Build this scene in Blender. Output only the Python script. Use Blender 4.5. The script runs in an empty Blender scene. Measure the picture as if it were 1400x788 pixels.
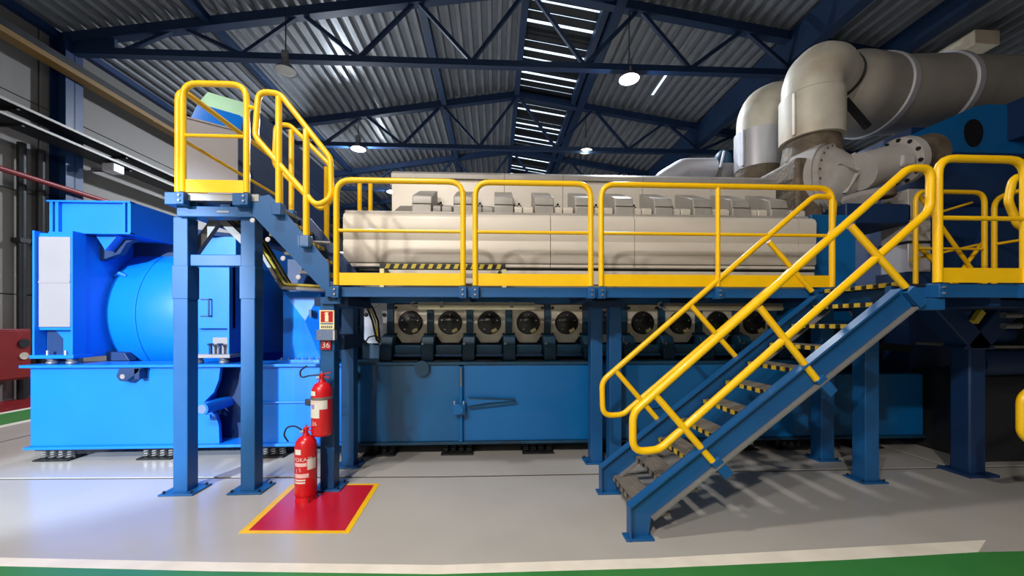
import bpy, bmesh, math, random
from mathutils import Vector, Matrix
random.seed(7)
R = math.radians
SC = bpy.context.scene
COL = SC.collection

# ------------------------------------------------------------------ camera
cd = bpy.data.cameras.new('camera'); cam = bpy.data.objects.new('camera', cd); COL.objects.link(cam)
cam.location = (0, 0, 1.75); cam.rotation_euler = (R(90), 0, R(-2.6))
cd.sensor_width = 36; cd.lens = 36 * 520 / 1400; cd.shift_y = 48 / 1400; cd.clip_start = .05; cd.clip_end = 200
SC.camera = cam
# ------------------------------------------------------------------ world, exposure
w = bpy.data.worlds.new('sky'); SC.world = w; w.use_nodes = True
bg = w.node_tree.nodes['Background']; bg.inputs[0].default_value = (.62, .78, 1, 1); bg.inputs[1].default_value = 2.2
SC.view_settings.view_transform = 'Standard'; SC.view_settings.look = 'None'
SC.view_settings.gamma = 1; SC.view_settings.use_curve_mapping = False
SC.view_settings.exposure = 0.12
# lamp powers (fittings built further down; flood, warm and front ones are added)
P_FLOOD, P_WARM, P_FILL, P_BAY, P_FAR = 330, 250, 760, 280, 700
C_FLOOD, C_WARM, C_BAY = (.70, .84, 1), (1, .93, .84), (.82, .90, 1)

# ------------------------------------------------------------------ materials
def lin(c):
    c /= 255.0
    return c / 12.92 if c <= .04045 else ((c + .055) / 1.055) ** 2.4
def rgb(r, g, b): return (lin(r), lin(g), lin(b), 1)
def mat(name, col, rough=.45, metal=0, var=.12, scale=4, bump=0, dirt=None, dirt_amt=.35, emit=None, coat=0, stretch=(1, 1, 1), spec=.5):
    m = bpy.data.materials.new(name); m.use_nodes = True; nt = m.node_tree; N = nt.nodes; L = nt.links
    b = N['Principled BSDF']; b.inputs['Roughness'].default_value = rough; b.inputs['Metallic'].default_value = metal
    b.inputs['Coat Weight'].default_value = coat; b.inputs['Specular IOR Level'].default_value = spec
    tc = N.new('ShaderNodeTexCoord'); mp = N.new('ShaderNodeMapping'); mp.inputs['Scale'].default_value = stretch
    L.new(tc.outputs['Object'], mp.inputs[0])
    n = N.new('ShaderNodeTexNoise'); n.inputs['Scale'].default_value = scale; n.inputs['Detail'].default_value = 5
    L.new(mp.outputs[0], n.inputs['Vector'])
    r = N.new('ShaderNodeValToRGB'); L.new(n.outputs[0], r.inputs[0])
    r.color_ramp.elements[0].position = .3; r.color_ramp.elements[1].position = .7
    r.color_ramp.elements[0].color = tuple(x * (1 - var) for x in col[:3]) + (1,)
    r.color_ramp.elements[1].color = tuple(min(1, x * (1 + var)) for x in col[:3]) + (1,)
    out = r.outputs[0]
    if dirt:
        n2 = N.new('ShaderNodeTexNoise'); n2.inputs['Scale'].default_value = scale * .45; n2.inputs['Detail'].default_value = 8
        L.new(mp.outputs[0], n2.inputs['Vector'])
        r2 = N.new('ShaderNodeValToRGB'); r2.color_ramp.elements[0].position = .5; r2.color_ramp.elements[1].position = .72
        r2.color_ramp.elements[1].color = (dirt_amt,) * 3 + (1,); L.new(n2.outputs[0], r2.inputs[0])
        mx = N.new('ShaderNodeMix'); mx.data_type = 'RGBA'; L.new(r2.outputs[0], mx.inputs[0])
        L.new(out, mx.inputs[6]); mx.inputs[7].default_value = dirt; out = mx.outputs[2]
    L.new(out, b.inputs['Base Color'])
    rr = N.new('ShaderNodeMapRange'); rr.inputs[3].default_value = max(.03, rough - .08); rr.inputs[4].default_value = min(1, rough + .1)
    L.new(n.outputs[0], rr.inputs[0]); L.new(rr.outputs[0], b.inputs['Roughness'])
    if bump:
        bp = N.new('ShaderNodeBump'); bp.inputs['Strength'].default_value = bump; bp.inputs['Distance'].default_value = .02
        n3 = N.new('ShaderNodeTexNoise'); n3.inputs['Scale'].default_value = scale * 3; L.new(mp.outputs[0], n3.inputs['Vector'])
        L.new(n3.outputs[0], bp.inputs['Height']); L.new(bp.outputs[0], b.inputs['Normal'])
    if emit:
        b.inputs['Emission Color'].default_value = emit[0] + (1,); b.inputs['Emission Strength'].default_value = emit[1]
    return m
M = {}
M['blue'] = mat('generator_blue_paint', rgb(2, 116, 224), .38, var=.05, scale=1.2, coat=.25)
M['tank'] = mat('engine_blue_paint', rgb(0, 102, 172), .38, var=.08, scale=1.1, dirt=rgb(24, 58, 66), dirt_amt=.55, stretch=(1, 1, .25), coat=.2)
M['tankoily'] = mat('oil_stained_blue_paint', rgb(4, 92, 150), .35, var=.12, scale=1.6, dirt=rgb(18, 40, 44), dirt_amt=.95, stretch=(1, 1, .18), coat=.2)
M['block'] = mat('oily_blue_casting', rgb(8, 62, 92), .5, var=.2, scale=5, dirt=rgb(22, 26, 26), dirt_amt=.7)
M['steel'] = mat('platform_blue_paint', rgb(18, 84, 142), .42, var=.07, scale=2.5, coat=.1)
M['truss'] = mat('truss_blue_paint', rgb(14, 42, 76), .5, var=.1, scale=1.5)
M['navy'] = mat('dark_blue_paint_and_shade', rgb(14, 48, 92), .5, var=.15, scale=2)  # dark blue paint; also the shaded blue of foot recess and vent tower
M['yellow'] = mat('yellow_paint', rgb(255, 198, 6), .35, var=.05, scale=6, coat=.2)
M['cream'] = mat('cream_cladding', rgb(216, 209, 198), .45, metal=.1, var=.05, scale=1.2, dirt=rgb(170, 158, 140), dirt_amt=.35, stretch=(1, 1, 3))
M['alu'] = mat('grey_head_cover', rgb(166, 162, 157), .45, metal=.15, var=.1, scale=4, dirt=rgb(110, 104, 98), dirt_amt=.4)
M['dullalu'] = mat('dull_grey_sheet', rgb(128, 125, 120), .5, metal=.3, var=.12, scale=3)
M['plate'] = mat('cover_plate_metal', rgb(205, 198, 184), .45, metal=.25, var=.12, scale=6, dirt=rgb(150, 112, 70), dirt_amt=.5)
M['white'] = mat('white_panel', rgb(142, 138, 142), .5, var=.03, scale=2)
M['lagging'] = mat('pipe_lagging', rgb(212, 207, 194), .48, metal=.1, var=.1, scale=3, dirt=rgb(166, 128, 74), dirt_amt=.55)
M['lagcool'] = mat('clean_pipe_lagging', rgb(196, 196, 204), .45, metal=.3, var=.06, scale=3)
M['laggrey'] = mat('exhaust_duct_sheet', rgb(160, 155, 147), .5, metal=.15, var=.1, scale=2, dirt=rgb(110, 96, 78), dirt_amt=.4)
M['heat'] = mat('burnt_insulation', rgb(108, 96, 82), .6, metal=.2, var=.3, scale=5, bump=.8, dirt=rgb(60, 44, 32), dirt_amt=.7)
M['turbo'] = mat('turbo_grey_paint', rgb(182, 178, 176), .42, var=.08, scale=4, dirt=rgb(120, 104, 88), dirt_amt=.45)
M['black'] = mat('black_rubber', rgb(18, 18, 20), .35, var=.2, scale=6)
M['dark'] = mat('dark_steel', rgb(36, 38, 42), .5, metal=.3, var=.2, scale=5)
M['galv'] = mat('galvanised_steel', rgb(150, 150, 150), .4, metal=.7, var=.12, scale=6)
M['tread'] = mat('tread_grating', rgb(128, 122, 114), .55, metal=.2, var=.2, scale=14)
M['nosing'] = mat('worn_yellow_nosing', rgb(206, 178, 62), .5, var=.12, scale=12)
M['chrome'] = mat('bright_bolt', rgb(210, 210, 215), .25, metal=.9, var=.05)
M['red'] = mat('extinguisher_red', rgb(205, 22, 34), .3, var=.05, scale=5, coat=.3)
M['redpaint'] = mat('red_floor_paint', rgb(188, 22, 44), .3, var=.1, scale=3)
M['reddark'] = mat('dull_red_paint', rgb(120, 14, 20), .45, var=.1, scale=3)
M['floor'] = mat('grey_epoxy_floor', rgb(178, 175, 170), .22, var=.06, scale=.7, dirt=rgb(128, 124, 118), dirt_amt=.4)
M['green'] = mat('green_floor_paint', rgb(58, 128, 64), .35, var=.08, scale=3)
M['line'] = mat('white_floor_paint', rgb(232, 226, 214), .4, var=.05, scale=5, dirt=rgb(190, 182, 166), dirt_amt=.4)
M['yline'] = mat('yellow_floor_paint', rgb(240, 190, 10), .4, var=.08, scale=6)
M['deck'] = mat('roof_deck_sheet', rgb(132, 135, 140), .36, metal=.35, var=.12, scale=2)
M['wall'] = mat('grey_wall_panel', rgb(122, 118, 114), .7, var=.05, scale=.8)
M['wallmet'] = mat('far_wall_sheet', rgb(96, 100, 106), .6, var=.08, scale=1)
M['copper'] = mat('copper_lug', rgb(200, 110, 70), .35, metal=.8, var=.1)
M['label'] = mat('paper_label', rgb(228, 222, 214), .55, var=.04, scale=20)
M['lavender'] = mat('pale_label_ink', rgb(150, 150, 200), .55, var=.05, scale=20)
M['tagy'] = mat('cream_tag', rgb(222, 206, 140), .5, var=.05, scale=20)
M['luminous'] = mat('luminous_sign', rgb(236, 228, 176), .5, var=.03, scale=20)
M['ink'] = mat('grey_ink', rgb(96, 92, 96), .6, var=.05, scale=20)
M['pinkink'] = mat('pale_print', rgb(232, 190, 190), .5, var=.05, scale=20)
M['diff'] = mat('lamp_diffuser', rgb(245, 232, 206), .5, var=.03, scale=5, dirt=rgb(150, 128, 96), dirt_amt=.3)
M['glass_lit'] = mat('lit_lamp_lens', (1, 1, 1, 1), .4, var=0, emit=((.95, .93, 1), 30))
M['glass_dim'] = mat('dim_lamp_lens', (1, 1, .9, 1), .4, var=0, emit=((1, .95, .7), .8))
M['tube_lit'] = mat('lit_tube', (1, 1, 1, 1), .4, var=0, emit=((.9, .9, 1), 12))
M['glass_off'] = mat('unlit_lamp_lens', rgb(190, 188, 180), .3, var=.05)
M['cableY'] = mat('yellow_cable', rgb(196, 176, 60), .5, var=.1, scale=20)
M['palegreen'] = mat('pale_green_sheen', rgb(186, 232, 200), .3, metal=.1, var=.12, scale=2)  # reflection on the hood top put into the colour
M['greyblue'] = mat('grey_blue_box', rgb(104, 122, 156), .5, var=.05, scale=6)
M['tyellow'] = mat('dull_yellow_beam', rgb(122, 92, 44), .55, var=.1, scale=2)
M['railback'] = M['yellow']

# ------------------------------------------------------------------ mesh helpers
class MB:
    def __init__(s): s.bm = bmesh.new()
    def poly(s, verts, faces):
        v = [s.bm.verts.new(p) for p in verts]
        for f in faces:
            try: s.bm.faces.new([v[i] for i in f])
            except ValueError: pass
        return s
    def box(s, x0, x1, y0, y1, z0, z1):
        return s.poly([(x0,y0,z0),(x1,y0,z0),(x1,y1,z0),(x0,y1,z0),(x0,y0,z1),(x1,y0,z1),(x1,y1,z1),(x0,y1,z1)],
                      [(3,2,1,0),(4,5,6,7),(0,1,5,4),(1,2,6,5),(2,3,7,6),(3,0,4,7)])
    def bar(s, p0, p1, wd, h, up=(0,0,1)):
        p0, p1 = Vector(p0), Vector(p1); d = (p1-p0).normalized(); up = Vector(up)
        if abs(d.dot(up)) > .98: up = Vector((0,1,0))
        sd = d.cross(up).normalized(); u = sd.cross(d).normalized()
        vs = []
        for p in (p0, p1):
            for a, b in ((-1,-1),(1,-1),(1,1),(-1,1)): vs.append(p + sd*wd/2*a + u*h/2*b)
        return s.poly(vs, [(0,1,2,3),(7,6,5,4),(4,5,1,0),(5,6,2,1),(6,7,3,2),(7,4,0,3)])
    def prism(s, pts, axis, a, b):
        def q(p, t):
            return (t,p[0],p[1]) if axis=='x' else (p[0],t,p[1]) if axis=='y' else (p[0],p[1],t)
        n = len(pts)
        return s.poly([q(p,a) for p in pts]+[q(p,b) for p in pts],
                      [tuple(range(n)), tuple(range(2*n-1,n-1,-1))]+[((i+1)%n,i,n+i,n+(i+1)%n) for i in range(n)])
    def cone(s, p0, p1, r0, r1, seg=20, caps=True):
        p0, p1 = Vector(p0), Vector(p1); d=(p1-p0).normalized()
        a = d.orthogonal().normalized(); b = d.cross(a)
        vs=[]
        for p,r in ((p0,r0),(p1,r1)):
            for i in range(seg):
                t=2*math.pi*i/seg; vs.append(p+(a*math.cos(t)+b*math.sin(t))*r)
        fs=[(i,(i+1)%seg,seg+(i+1)%seg,seg+i) for i in range(seg)]
        if caps: fs+= [tuple(range(seg-1,-1,-1)), tuple(range(seg,2*seg))]
        return s.poly(vs,fs)
    def cyl(s,p0,p1,r,seg=20,caps=True): return s.cone(p0,p1,r,r,seg,caps)
    def lathe(s, prof, org, axis=(0,0,1), seg=24):
        d=Vector(axis).normalized(); a=d.orthogonal().normalized(); b=d.cross(a); org=Vector(org); vs=[]; n=len(prof)
        for r,h in prof:
            for i in range(seg):
                t=2*math.pi*i/seg; vs.append(org+d*h+(a*math.cos(t)+b*math.sin(t))*max(r,.0005))
        fs=[]
        for k in range(n-1):
            for i in range(seg): fs.append((k*seg+i,k*seg+(i+1)%seg,(k+1)*seg+(i+1)%seg,(k+1)*seg+i))
        fs+=[tuple(range(seg-1,-1,-1)), tuple(range((n-1)*seg,n*seg))]
        return s.poly(vs,fs)
    def tube(s, pts, r, fil=0, closed=False, seg=10, radii=None):
        P=[Vector(p) for p in pts]
        if fil: P=fillet(P,fil,closed)
        n=len(P); tang=[]
        for i in range(n):
            if closed: t=P[(i+1)%n]-P[i-1]
            else: t=P[min(i+1,n-1)]-P[max(i-1,0)]
            tang.append(t.normalized())
        a=tang[0].orthogonal().normalized(); vs=[]
        for i in range(n):
            t=tang[i]; a=(a-t*a.dot(t)).normalized(); b=t.cross(a); rr=radii[i] if radii else r
            for k in range(seg):
                q=2*math.pi*k/seg; vs.append(P[i]+(a*math.cos(q)+b*math.sin(q))*rr)
        fs=[]; m=n if closed else n-1
        off=0
        if closed:   # align the seam
            t=tang[0]; a2=(a-t*a.dot(t)).normalized(); v0=vs[0]-P[0]; b2=t.cross(a2)
            ang=math.atan2(v0.dot(b2),v0.dot(a2)); off=round(-ang/(2*math.pi)*seg)
        for i in range(m):
            j=(i+1)%n
            o=off if (closed and j==0) else 0
            for k in range(seg):
                fs.append((i*seg+k,i*seg+(k+1)%seg,j*seg+(k+1+o)%seg,j*seg+(k+o)%seg))
        if not closed: fs+=[tuple(range(seg-1,-1,-1)),tuple(range((n-1)*seg,n*seg))]
        return s.poly(vs,fs)
    def build(s,name,m,parent=None,bevel=0,label=None,flat=False,sharp=38):
        bm=s.bm; bmesh.ops.recalc_face_normals(bm,faces=bm.faces)
        loc=Vector(parent['base']) if parent is not None and 'base' in parent else Vector((0,0,0))
        if loc.length: bmesh.ops.translate(bm,verts=bm.verts,vec=-loc)
        if not flat:
            for f in bm.faces: f.smooth=True
            for e in bm.edges:
                if len(e.link_faces)!=2 or e.calc_face_angle(9)>R(sharp): e.smooth=False
        me=bpy.data.meshes.new(name); bm.to_mesh(me); bm.free()
        me.materials.append(M[m] if isinstance(m,str) else m)
        o=bpy.data.objects.new(name,me); COL.objects.link(o)
        if parent is not None:
            o.parent=parent
            o['base']=tuple(loc)
        if label: o['label']=label
        if bevel:
            bv=o.modifiers.new('bevel','BEVEL'); bv.width=bevel; bv.segments=2; bv.limit_method='ANGLE'; bv.angle_limit=R(40)
        return o
def fillet(P,r,closed,n=5):
    out=[]; N=len(P)
    for i in range(N):
        if not closed and i in (0,N-1): out.append(P[i]); continue
        a,b,c=P[i-1],P[i],P[(i+1)%N]; u=(a-b); v=(c-b); ang=u.angle(v)
        if ang>R(176): out.append(b); continue
        d=min(r/math.tan(ang/2), u.length*.48, v.length*.48)
        s,e=b+u.normalized()*d,b+v.normalized()*d
        for k in range(n+1):
            t=k/n; out.append(s*(1-t)**2+b*2*t*(1-t)+e*t*t)
    return out
def thing(name,label,cat,loc,group=None):
    o=bpy.data.objects.new(name,None); COL.objects.link(o); o.location=loc; o.empty_display_size=.1
    o['base']=tuple(loc); o['label']=label; o['category']=cat
    if group: o['group']=group
    return o
def tag(o,label,cat,group=None):
    o['label']=label; o['category']=cat
    if group: o['group']=group
    return o
def struct(o): o['kind']='structure'; return o
def copy_tree(o,loc,label=None,parent=None):
    c=o.copy(); COL.objects.link(c)
    if parent is None: c.location=loc; c['base']=tuple(loc)
    else: c.parent=parent
    if label: c['label']=label
    for ch in list(o.children): copy_tree(ch,None,None,c)
    return c
def text(name,s,size,loc,m,parent=None,rot=(R(90),0,0),depth=.001,align='CENTER'):
    cu=bpy.data.curves.new('t','FONT'); cu.body=s; cu.size=size; cu.extrude=depth; cu.align_x=align; cu.align_y='CENTER'
    t=bpy.data.objects.new('t',cu); COL.objects.link(t)
    dg=bpy.context.evaluated_depsgraph_get(); me=bpy.data.meshes.new_from_object(t.evaluated_get(dg)); bpy.data.objects.remove(t)
    me.materials.clear(); me.materials.append(M[m]); me.transform(Matrix.LocRotScale(Vector(loc),Matrix.Rotation(rot[0],3,'X') if not rot[2] else (Matrix.Rotation(rot[2],3,'Z')@Matrix.Rotation(rot[0],3,'X')),None))
    if parent is not None: me.transform(Matrix.Translation(-Vector(parent['base'])))
    o=bpy.data.objects.new(name,me); COL.objects.link(o)
    if parent is not None: o.parent=parent; o['base']=parent['base']
    return o

# ================================================================== STRUCTURE
XL, XR, YF, YB = -11.0, 15.2, -8.0, 33.0
RX, RZ, SL = .9, 10.85, .154
def roof(x): return RZ - SL*abs(x-RX)
# floor slabs with the drain channel between them (the channel bends slightly)
g=.027
ch=[(-7.25,4.58),(-.6,4.37),(5.52,4.36)]
fl=MB()
def slab(pts): fl.prism(pts,'z',-.012,0)
slab([(XL,YF),(XR,YF),(XR,4.36-g),(5.52,4.36-g),(-.6,4.37-g),(-7.25,4.58-g),(XL,4.58-g)])
slab([(XL,4.58+g),(-7.25-g,4.58+g),(-7.25-g,YB),(XL,YB)])
slab([(-7.25+g,4.58+g),(-.6,4.37+g),(5.52-g,4.36+g),(5.52-g,YB),(-7.25+g,YB)])
slab([(5.52+g,4.36+g),(XR,4.36+g),(XR,YB),(5.52+g,YB)])
struct(fl.build('floor','floor'))
struct(MB().box(XL,XR,YF,YB,-.16,-.0125).build('floor','black'))
# painted floor marks
def strip(name,pts,m,z=.003): return struct(MB().prism(pts,'z',0.0005,z).build(name,m))
strip('trim_1',[(-4.6,2.97),(-3.6,2.90),(-2,2.77),(-.4,2.665),(1.2,2.66),(2.6,2.69),(3.68,2.735),(3.95,2.885),(2.6,2.83),(1.2,2.775),(-.4,2.765),(-2,2.87),(-3.6,2.995),(-4.6,3.08)],'line',.004)
strip('trim_2',[(-4.6,1),(5.2,1),(5.0,2.0),(4.2,2.73),(3.68,2.735),(2.6,2.69),(1.2,2.66),(-.4,2.665),(-2,2.77),(-3.6,2.90),(-4.6,2.97)],'green')
strip('trim_3',[(-9.62,3),(-9.45,3),(-9.45,24),(-9.62,24)],'line')
strip('trim_4',[(-9.45,3),(-8.42,3),(-8.42,24),(-9.45,24)],'green')
strip('trim_5',[(-8.42,3),(-8.25,3),(-8.25,24),(-8.42,24)],'line')
strip('trim_6',[(XL,3),(-9.62,3),(-9.62,24),(XL,24)],'reddark')
strip('trim_7',[(-2.13,3.26),(-1.21,3.22),(-1.25,4.20),(-2.20,4.23)],'yline',.003)
strip('trim_8',[(-2.07,3.30),(-1.26,3.26),(-1.30,4.16),(-2.13,4.19)],'redpaint',.005)
# walls
wl=struct(MB().box(XL-.3,XL-.06,YF,YB,0,9.2).build('wall_left','wallmet'))
for j,y in enumerate([-8+4.85*i-.0 for i in range(9)]):
    y0=y+.02-1.7; 
    for z0,z1 in ((0,2.4),(2.42,4.8),(4.82,7.0),(7.02,9.0)):
        p=MB().box(XL-.06,XL,max(YF,y0),min(YB,y0+4.81),z0,z1).build('panel','wall',wl,bevel=.008)
struct(MB().box(XR,XR+.2,YF,YB,0,9).build('wall_right','wallmet'))
struct(MB().prism([(XL,0),(XR,0),(XR,roof(XR)),(RX,RZ),(XL,roof(XL))],'y',YB,YB+.2).build('wall_back','wallmet'))
struct(MB().prism([(XL,0),(XR,0),(XR,roof(XR)),(RX,RZ),(XL,roof(XL))],'y',YF-.2,YF).build('wall_front','wall'))
# ribbed steel roof decks, ribs running along the hall
def deckmesh(x0,x1,y0,y1,pitch=.30,dep=.15):
    prof=[]; x=x0
    while x<x1-1e-6:
        for dx,dz in ((0,0),(.10,0),(.125,dep),(.275,dep)):
            if x+dx<x1: prof.append((x+dx,dz))
        x+=pitch
    prof.append((x1,0)); m=MB(); n=len(prof)
    vs=[(px,y,roof(px)+dz) for y in (y0,y1) for px,dz in prof]
    m.poly(vs,[(i,i+1,n+i+1,n+i) for i in range(n-1)])
    return m
struct(deckmesh(XL-.3,.88,YF,YB).build('ceiling','deck',sharp=20))
struct(deckmesh(3.0,5.72,YF,YB).build('ceiling','deck',sharp=20))
struct(deckmesh(5.80,XR+.2,YF,YB).build('ceiling','deck',sharp=20))
for ya,yb in ((YF,12.3),(13.7,YB)): struct(MB().box(5.71,5.81,ya,yb,roof(5.8)+.0,roof(5.8)+.03).build('ceiling','deck'))
struct(deckmesh(.88,3.0,YF,4.0).build('ceiling','deck',sharp=20))
# ridge louvre skylight: dark blades, daylight through the slots
sk=thing('ridge_skylight','long strip of dark louvre blades with daylight slots beside the roof ridge','skylight',(1.9,12,10.6))
bl=None; y=4.0; k=0
while y<32.8:
    if bl is None:
        base=MB().poly([(.95,0,roof(.95)+.02),(2.98,0,roof(2.98)+.02),(2.98,.312,roof(2.98)+.02),(.95,.312,roof(.95)+.02),
                        (.95,0,roof(.95)+.035),(2.98,0,roof(2.98)+.035),(2.98,.312,roof(2.98)+.035),(.95,.312,roof(.95)+.035)],
                       [(3,2,1,0),(4,5,6,7),(0,1,5,4),(1,2,6,5),(2,3,7,6),(3,0,4,7)])
        bl=base.build('blade','dark',sk); o=bl
    else:
        o=bl.copy(); COL.objects.link(o); o.parent=sk
    skip = (k%4==3)
    o.location.y=y+ (.045 if k%3 else 0)
    if skip:
        o2=bl.copy(); COL.objects.link(o2); o2.parent=sk; o2.location.y=y+.2
    y+=.39; k+=1
for x in (.86,3.05): MB().box(x-.09,x+.09,4,YB,roof(x)-.22,roof(x)+.02).build('curb_beam','truss',sk)

# ------------------------------------------------------------------ roof trusses
TY=[.4,5.25,10.1,14.9,19.7,24.5,29.3]
def make_truss(y,label):
    t=thing('roof_truss',label,'roof truss',(RX,y,8.6),'blue roof trusses')
    zt=lambda x: roof(x)-.16
    for xa,xb in ((XL+.2,RX),(RX,XR-.2)):
        MB().bar((xa,y,zt(xa)),(xb,y,zt(xb)),.22,.24).build('top_chord','truss',t)
    MB().box(XL+.3,XR-.3,y-.09,y+.09,8.52,8.68).build('bottom_chord','truss',t)
    bot=[-9.4,-6.5,-3.55,-.6,2.4,5.3,8.2,11.2]; top=[-8,-5.0,-2.05,.9,3.9,6.8,9.7]
    for i in range(7):
        MB().bar((bot[i],y,8.66),(top[i],y,zt(top[i])),.09,.09).build('web','truss',t)
        MB().bar((top[i],y,zt(top[i])),(bot[i+1],y,8.66),.09,.09).build('web','truss',t)
    for x0,x1 in ((XL+.2,-9.6),(13.8,XR-.2)):
        zz=[(x0,8.54),(x1,8.54),(x1,zt(x1)),(x0,zt(x0))]
        MB().prism(zz,'y',y-.04,y+.04).build('end_plate','truss',t)
    return t
tl=['blue roof truss above and behind the camera','blue roof truss just above the front of the frame','nearest visible blue roof truss, crossing the top of the picture','second blue roof truss back, carrying the lit lamp left of centre','third blue roof truss back','fourth blue roof truss back, deep in the hall','last blue roof truss before the far wall']
t0=make_truss(TY[0],tl[0])
for y,l in zip(TY[1:],tl[1:]): copy_tree(t0,(RX,y,8.6),l)
bl_=['dark blue roof beam nearest the left wall','dark blue roof beam left of the ridge','dark blue roof beam along the right of the ridge','deep blue roof girder behind the exhaust elbow','dark blue roof beam at far upper right']
for (x,h,wd),l in zip(((-7.3,.2,.16),(-1.95,.24,.2),(3.35,.3,.25),(8.2,.85,.3),(10.7,.5,.3)),bl_):
    z=roof(x)-.01
    o=MB().box(x-wd/2,x+wd/2,YF,YB,z-h-.02*0,z).build('roof_beam','truss'); tag(o,l,'roof beam','longitudinal roof beams')
o=MB().box(XL,XL+.18,YF,YB,8.85,9.02).build('eave_beam','navy'); tag(o,'dark blue eave beam along the top of the left wall','roof beam')
# wall columns
cl=['blue steel wall column behind the camera','blue wall column just outside the left edge','blue wall column at left, rising above the big blue machine','blue wall column behind the upper platform','blue wall column deep on left wall','far blue wall column on left wall','last blue wall column on left wall']
c0=None
for y,l in zip(TY,cl):
    if c0 is None:
        c0=thing('wall_column',l,'column',(XL+.2,y,0),'blue columns of the left wall')
        MB().box(XL,XL+.4,y-.02,y+.02,0,8.85).build('web_plate','navy',c0)
        MB().box(XL+.37,XL+.4,y-.2,y+.2,0,8.85).build('flange','navy',c0); MB().box(XL+.01,XL+.04,y-.2,y+.2,0,8.85).build('flange','navy',c0)
    else: copy_tree(c0,(XL+.2,y,0),l)
# left wall services
cr=thing('crane_rail','dull yellow crane rail beam running along the left wall','rail',(XL+.55,10,7.8))
MB().box(XL+.42,XL+.72,YF+.02,YB-.02,7.86,7.98).build('beam','tyellow',cr); MB().box(XL+.45,XL+.6,YF,YB,7.98,8.22).build('rail','dark',cr)
for n,(z,l) in enumerate(((6.35,'upper perforated cable tray along the left wall'),(6.0,'lower perforated cable tray along the left wall'))):
    t=thing('cable_tray',l,'cable tray',(XL+.5,10,z),'wall cable trays')
    x1=XL+.88+.1*n
    MB().box(XL+.45,x1,0,YB,z,z+.015).build('tray_floor','dark',t); MB().box(x1-.02,x1,0,YB,z,z+.07).build('lip','dullalu',t)
    MB().box(XL+.5,x1-.06,0,YB,z+.02,z+.09).build('cables','black',t)
    for y in (6.2,8.6,11,13.4,15.8,18.2,20.6): MB().bar((XL+.01,y,z-.04),(x1-.05,y,z-.02),.05,.05).build('bracket','dark',t)
for (y,z,l) in ((6.1,6.5,'upper pale grey junction box at left edge above trays'),(6.3,6.08,'lower pale grey junction box at left edge above trays'),(10.6,5.85,'small white spotlight under the wall cable tray')):
    t=thing('junction_box',l,'junction box',(XL+.85,y,z))
    MB().box(XL+.7,XL+1.0,y-.15,y+.15,z-.1,z+.12).build('body','lagcool',t,bevel=.02); MB().box(XL+.69,XL+.7,y-.12,y+.12,z-.08,z+.1).build('cover','white',t); MB().box(XL+.3,XL+.72,y-.02,y+.02,z-.02,z+.02).build('arm','galv',t)
rp=thing('red_pipe','thin dull red fire main along the left wall','pipe',(XL+.35,8,5.05))
MB().tube([(XL+.48,YF,5.05),(XL+.48,YB,5.05)],.06).build('pipe','reddark',rp)
for y in (5,8.5,12,15.5): MB().bar((XL+.01,y,5.05),(XL+.5,y,5.05),.04,.14).build('clamp','dark',rp)
for y,l in ((9.25,'left dark downpipe on the left wall'),(9.62,'right dark downpipe on the left wall')):
    t=thing('downpipe',l,'pipe',(XL+.15,y,0),'dark downpipes')
    MB().tube([(XL+.13,y,.01),(XL+.13,y,5.9)],.075).build('pipe','dark',t)
    MB().box(XL+.01,XL+.22,y-.1,y+.1,3.6,3.7).build('clamp','dark',t)
hc=thing('hose_cabinet','dark red fire hose cabinet on the left wall at the frame edge','cabinet',(XL+.25,8.6,.5))
MB().box(XL+.01,XL+.5,7.4,9.1,.5,1.62).build('body','reddark',hc,bevel=.01); MB().box(XL+.5,XL+.525,7.42,8.40,.54,1.58).build('door','reddark',hc,bevel=.006); MB().box(XL+.5,XL+.525,8.43,9.08,.54,1.58).build('door','reddark',hc,bevel=.006)
MB().cyl((XL+.525,8.95,1.3),(XL+.55,8.95,1.3),.1).build('window','dark',hc); MB().cyl((XL+.525,8.95,1.02),(XL+.545,8.95,1.02),.08).build('emblem','plate',hc)

# ================================================================== HIGH BAY LAMPS
def bay(x,y,z,lit,label,power=0,col=(1,1,1),spill=.35,lens=None):
    t=thing('high_bay_lamp',label,'lamp',(x,y,z),'high bay lamps')
    MB().lathe([(.06,.34),(.09,.33),(.10,.2),(.14,.16),(.24,.04),(.27,0),(.255,.005),(.22,.04),(.12,.14),(.04,.15)][::-1],(x,y,z)).build('reflector','galv',t)
    MB().lathe([(.001,-.015),(.12,-.012),(.2,-.003),(.245,.012),(.24,.02),(.001,.02)],(x,y,z)).build('lens',lens or ('glass_lit' if lit else 'glass_off'),t)
    MB().box(x-.08,x+.08,y-.07,y+.07,z+.34,z+.52).build('ballast_box','galv',t,bevel=.01)
    MB().cyl((x,y,z+.52),(x,y,roof(x)-.05),.015,8).build('hanger','dark',t)
    if lit and power:
        ld=bpy.data.lights.new('lamp_light','AREA'); ld.shape='DISK'; ld.size=.46; ld.energy=power; ld.color=col
        lo=bpy.data.objects.new('lamp_light',ld); COL.objects.link(lo); lo.parent=t; lo.location=(0,0,-.03)
        ld=bpy.data.lights.new('lamp_spill','POINT'); ld.shadow_soft_size=.1; ld.energy=power*spill; ld.color=col
        lo=bpy.data.objects.new('lamp_spill',ld); COL.objects.link(lo); lo.parent=t; lo.location=(0,0,-.14)
    return t
bay(3.62,10.1,8.32,True,'brightest lit high bay lamp, right of the skylight under the nearest truss',P_BAY,C_BAY)
bay(-5.25,14.9,8.45,True,'lit high bay lamp left of centre above the yellow stair rail',P_FAR*1.3,C_BAY,spill=.9)
bay(-5.35,10.0,8.2,False,'unlit grey high bay lamp hanging upper left')
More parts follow.
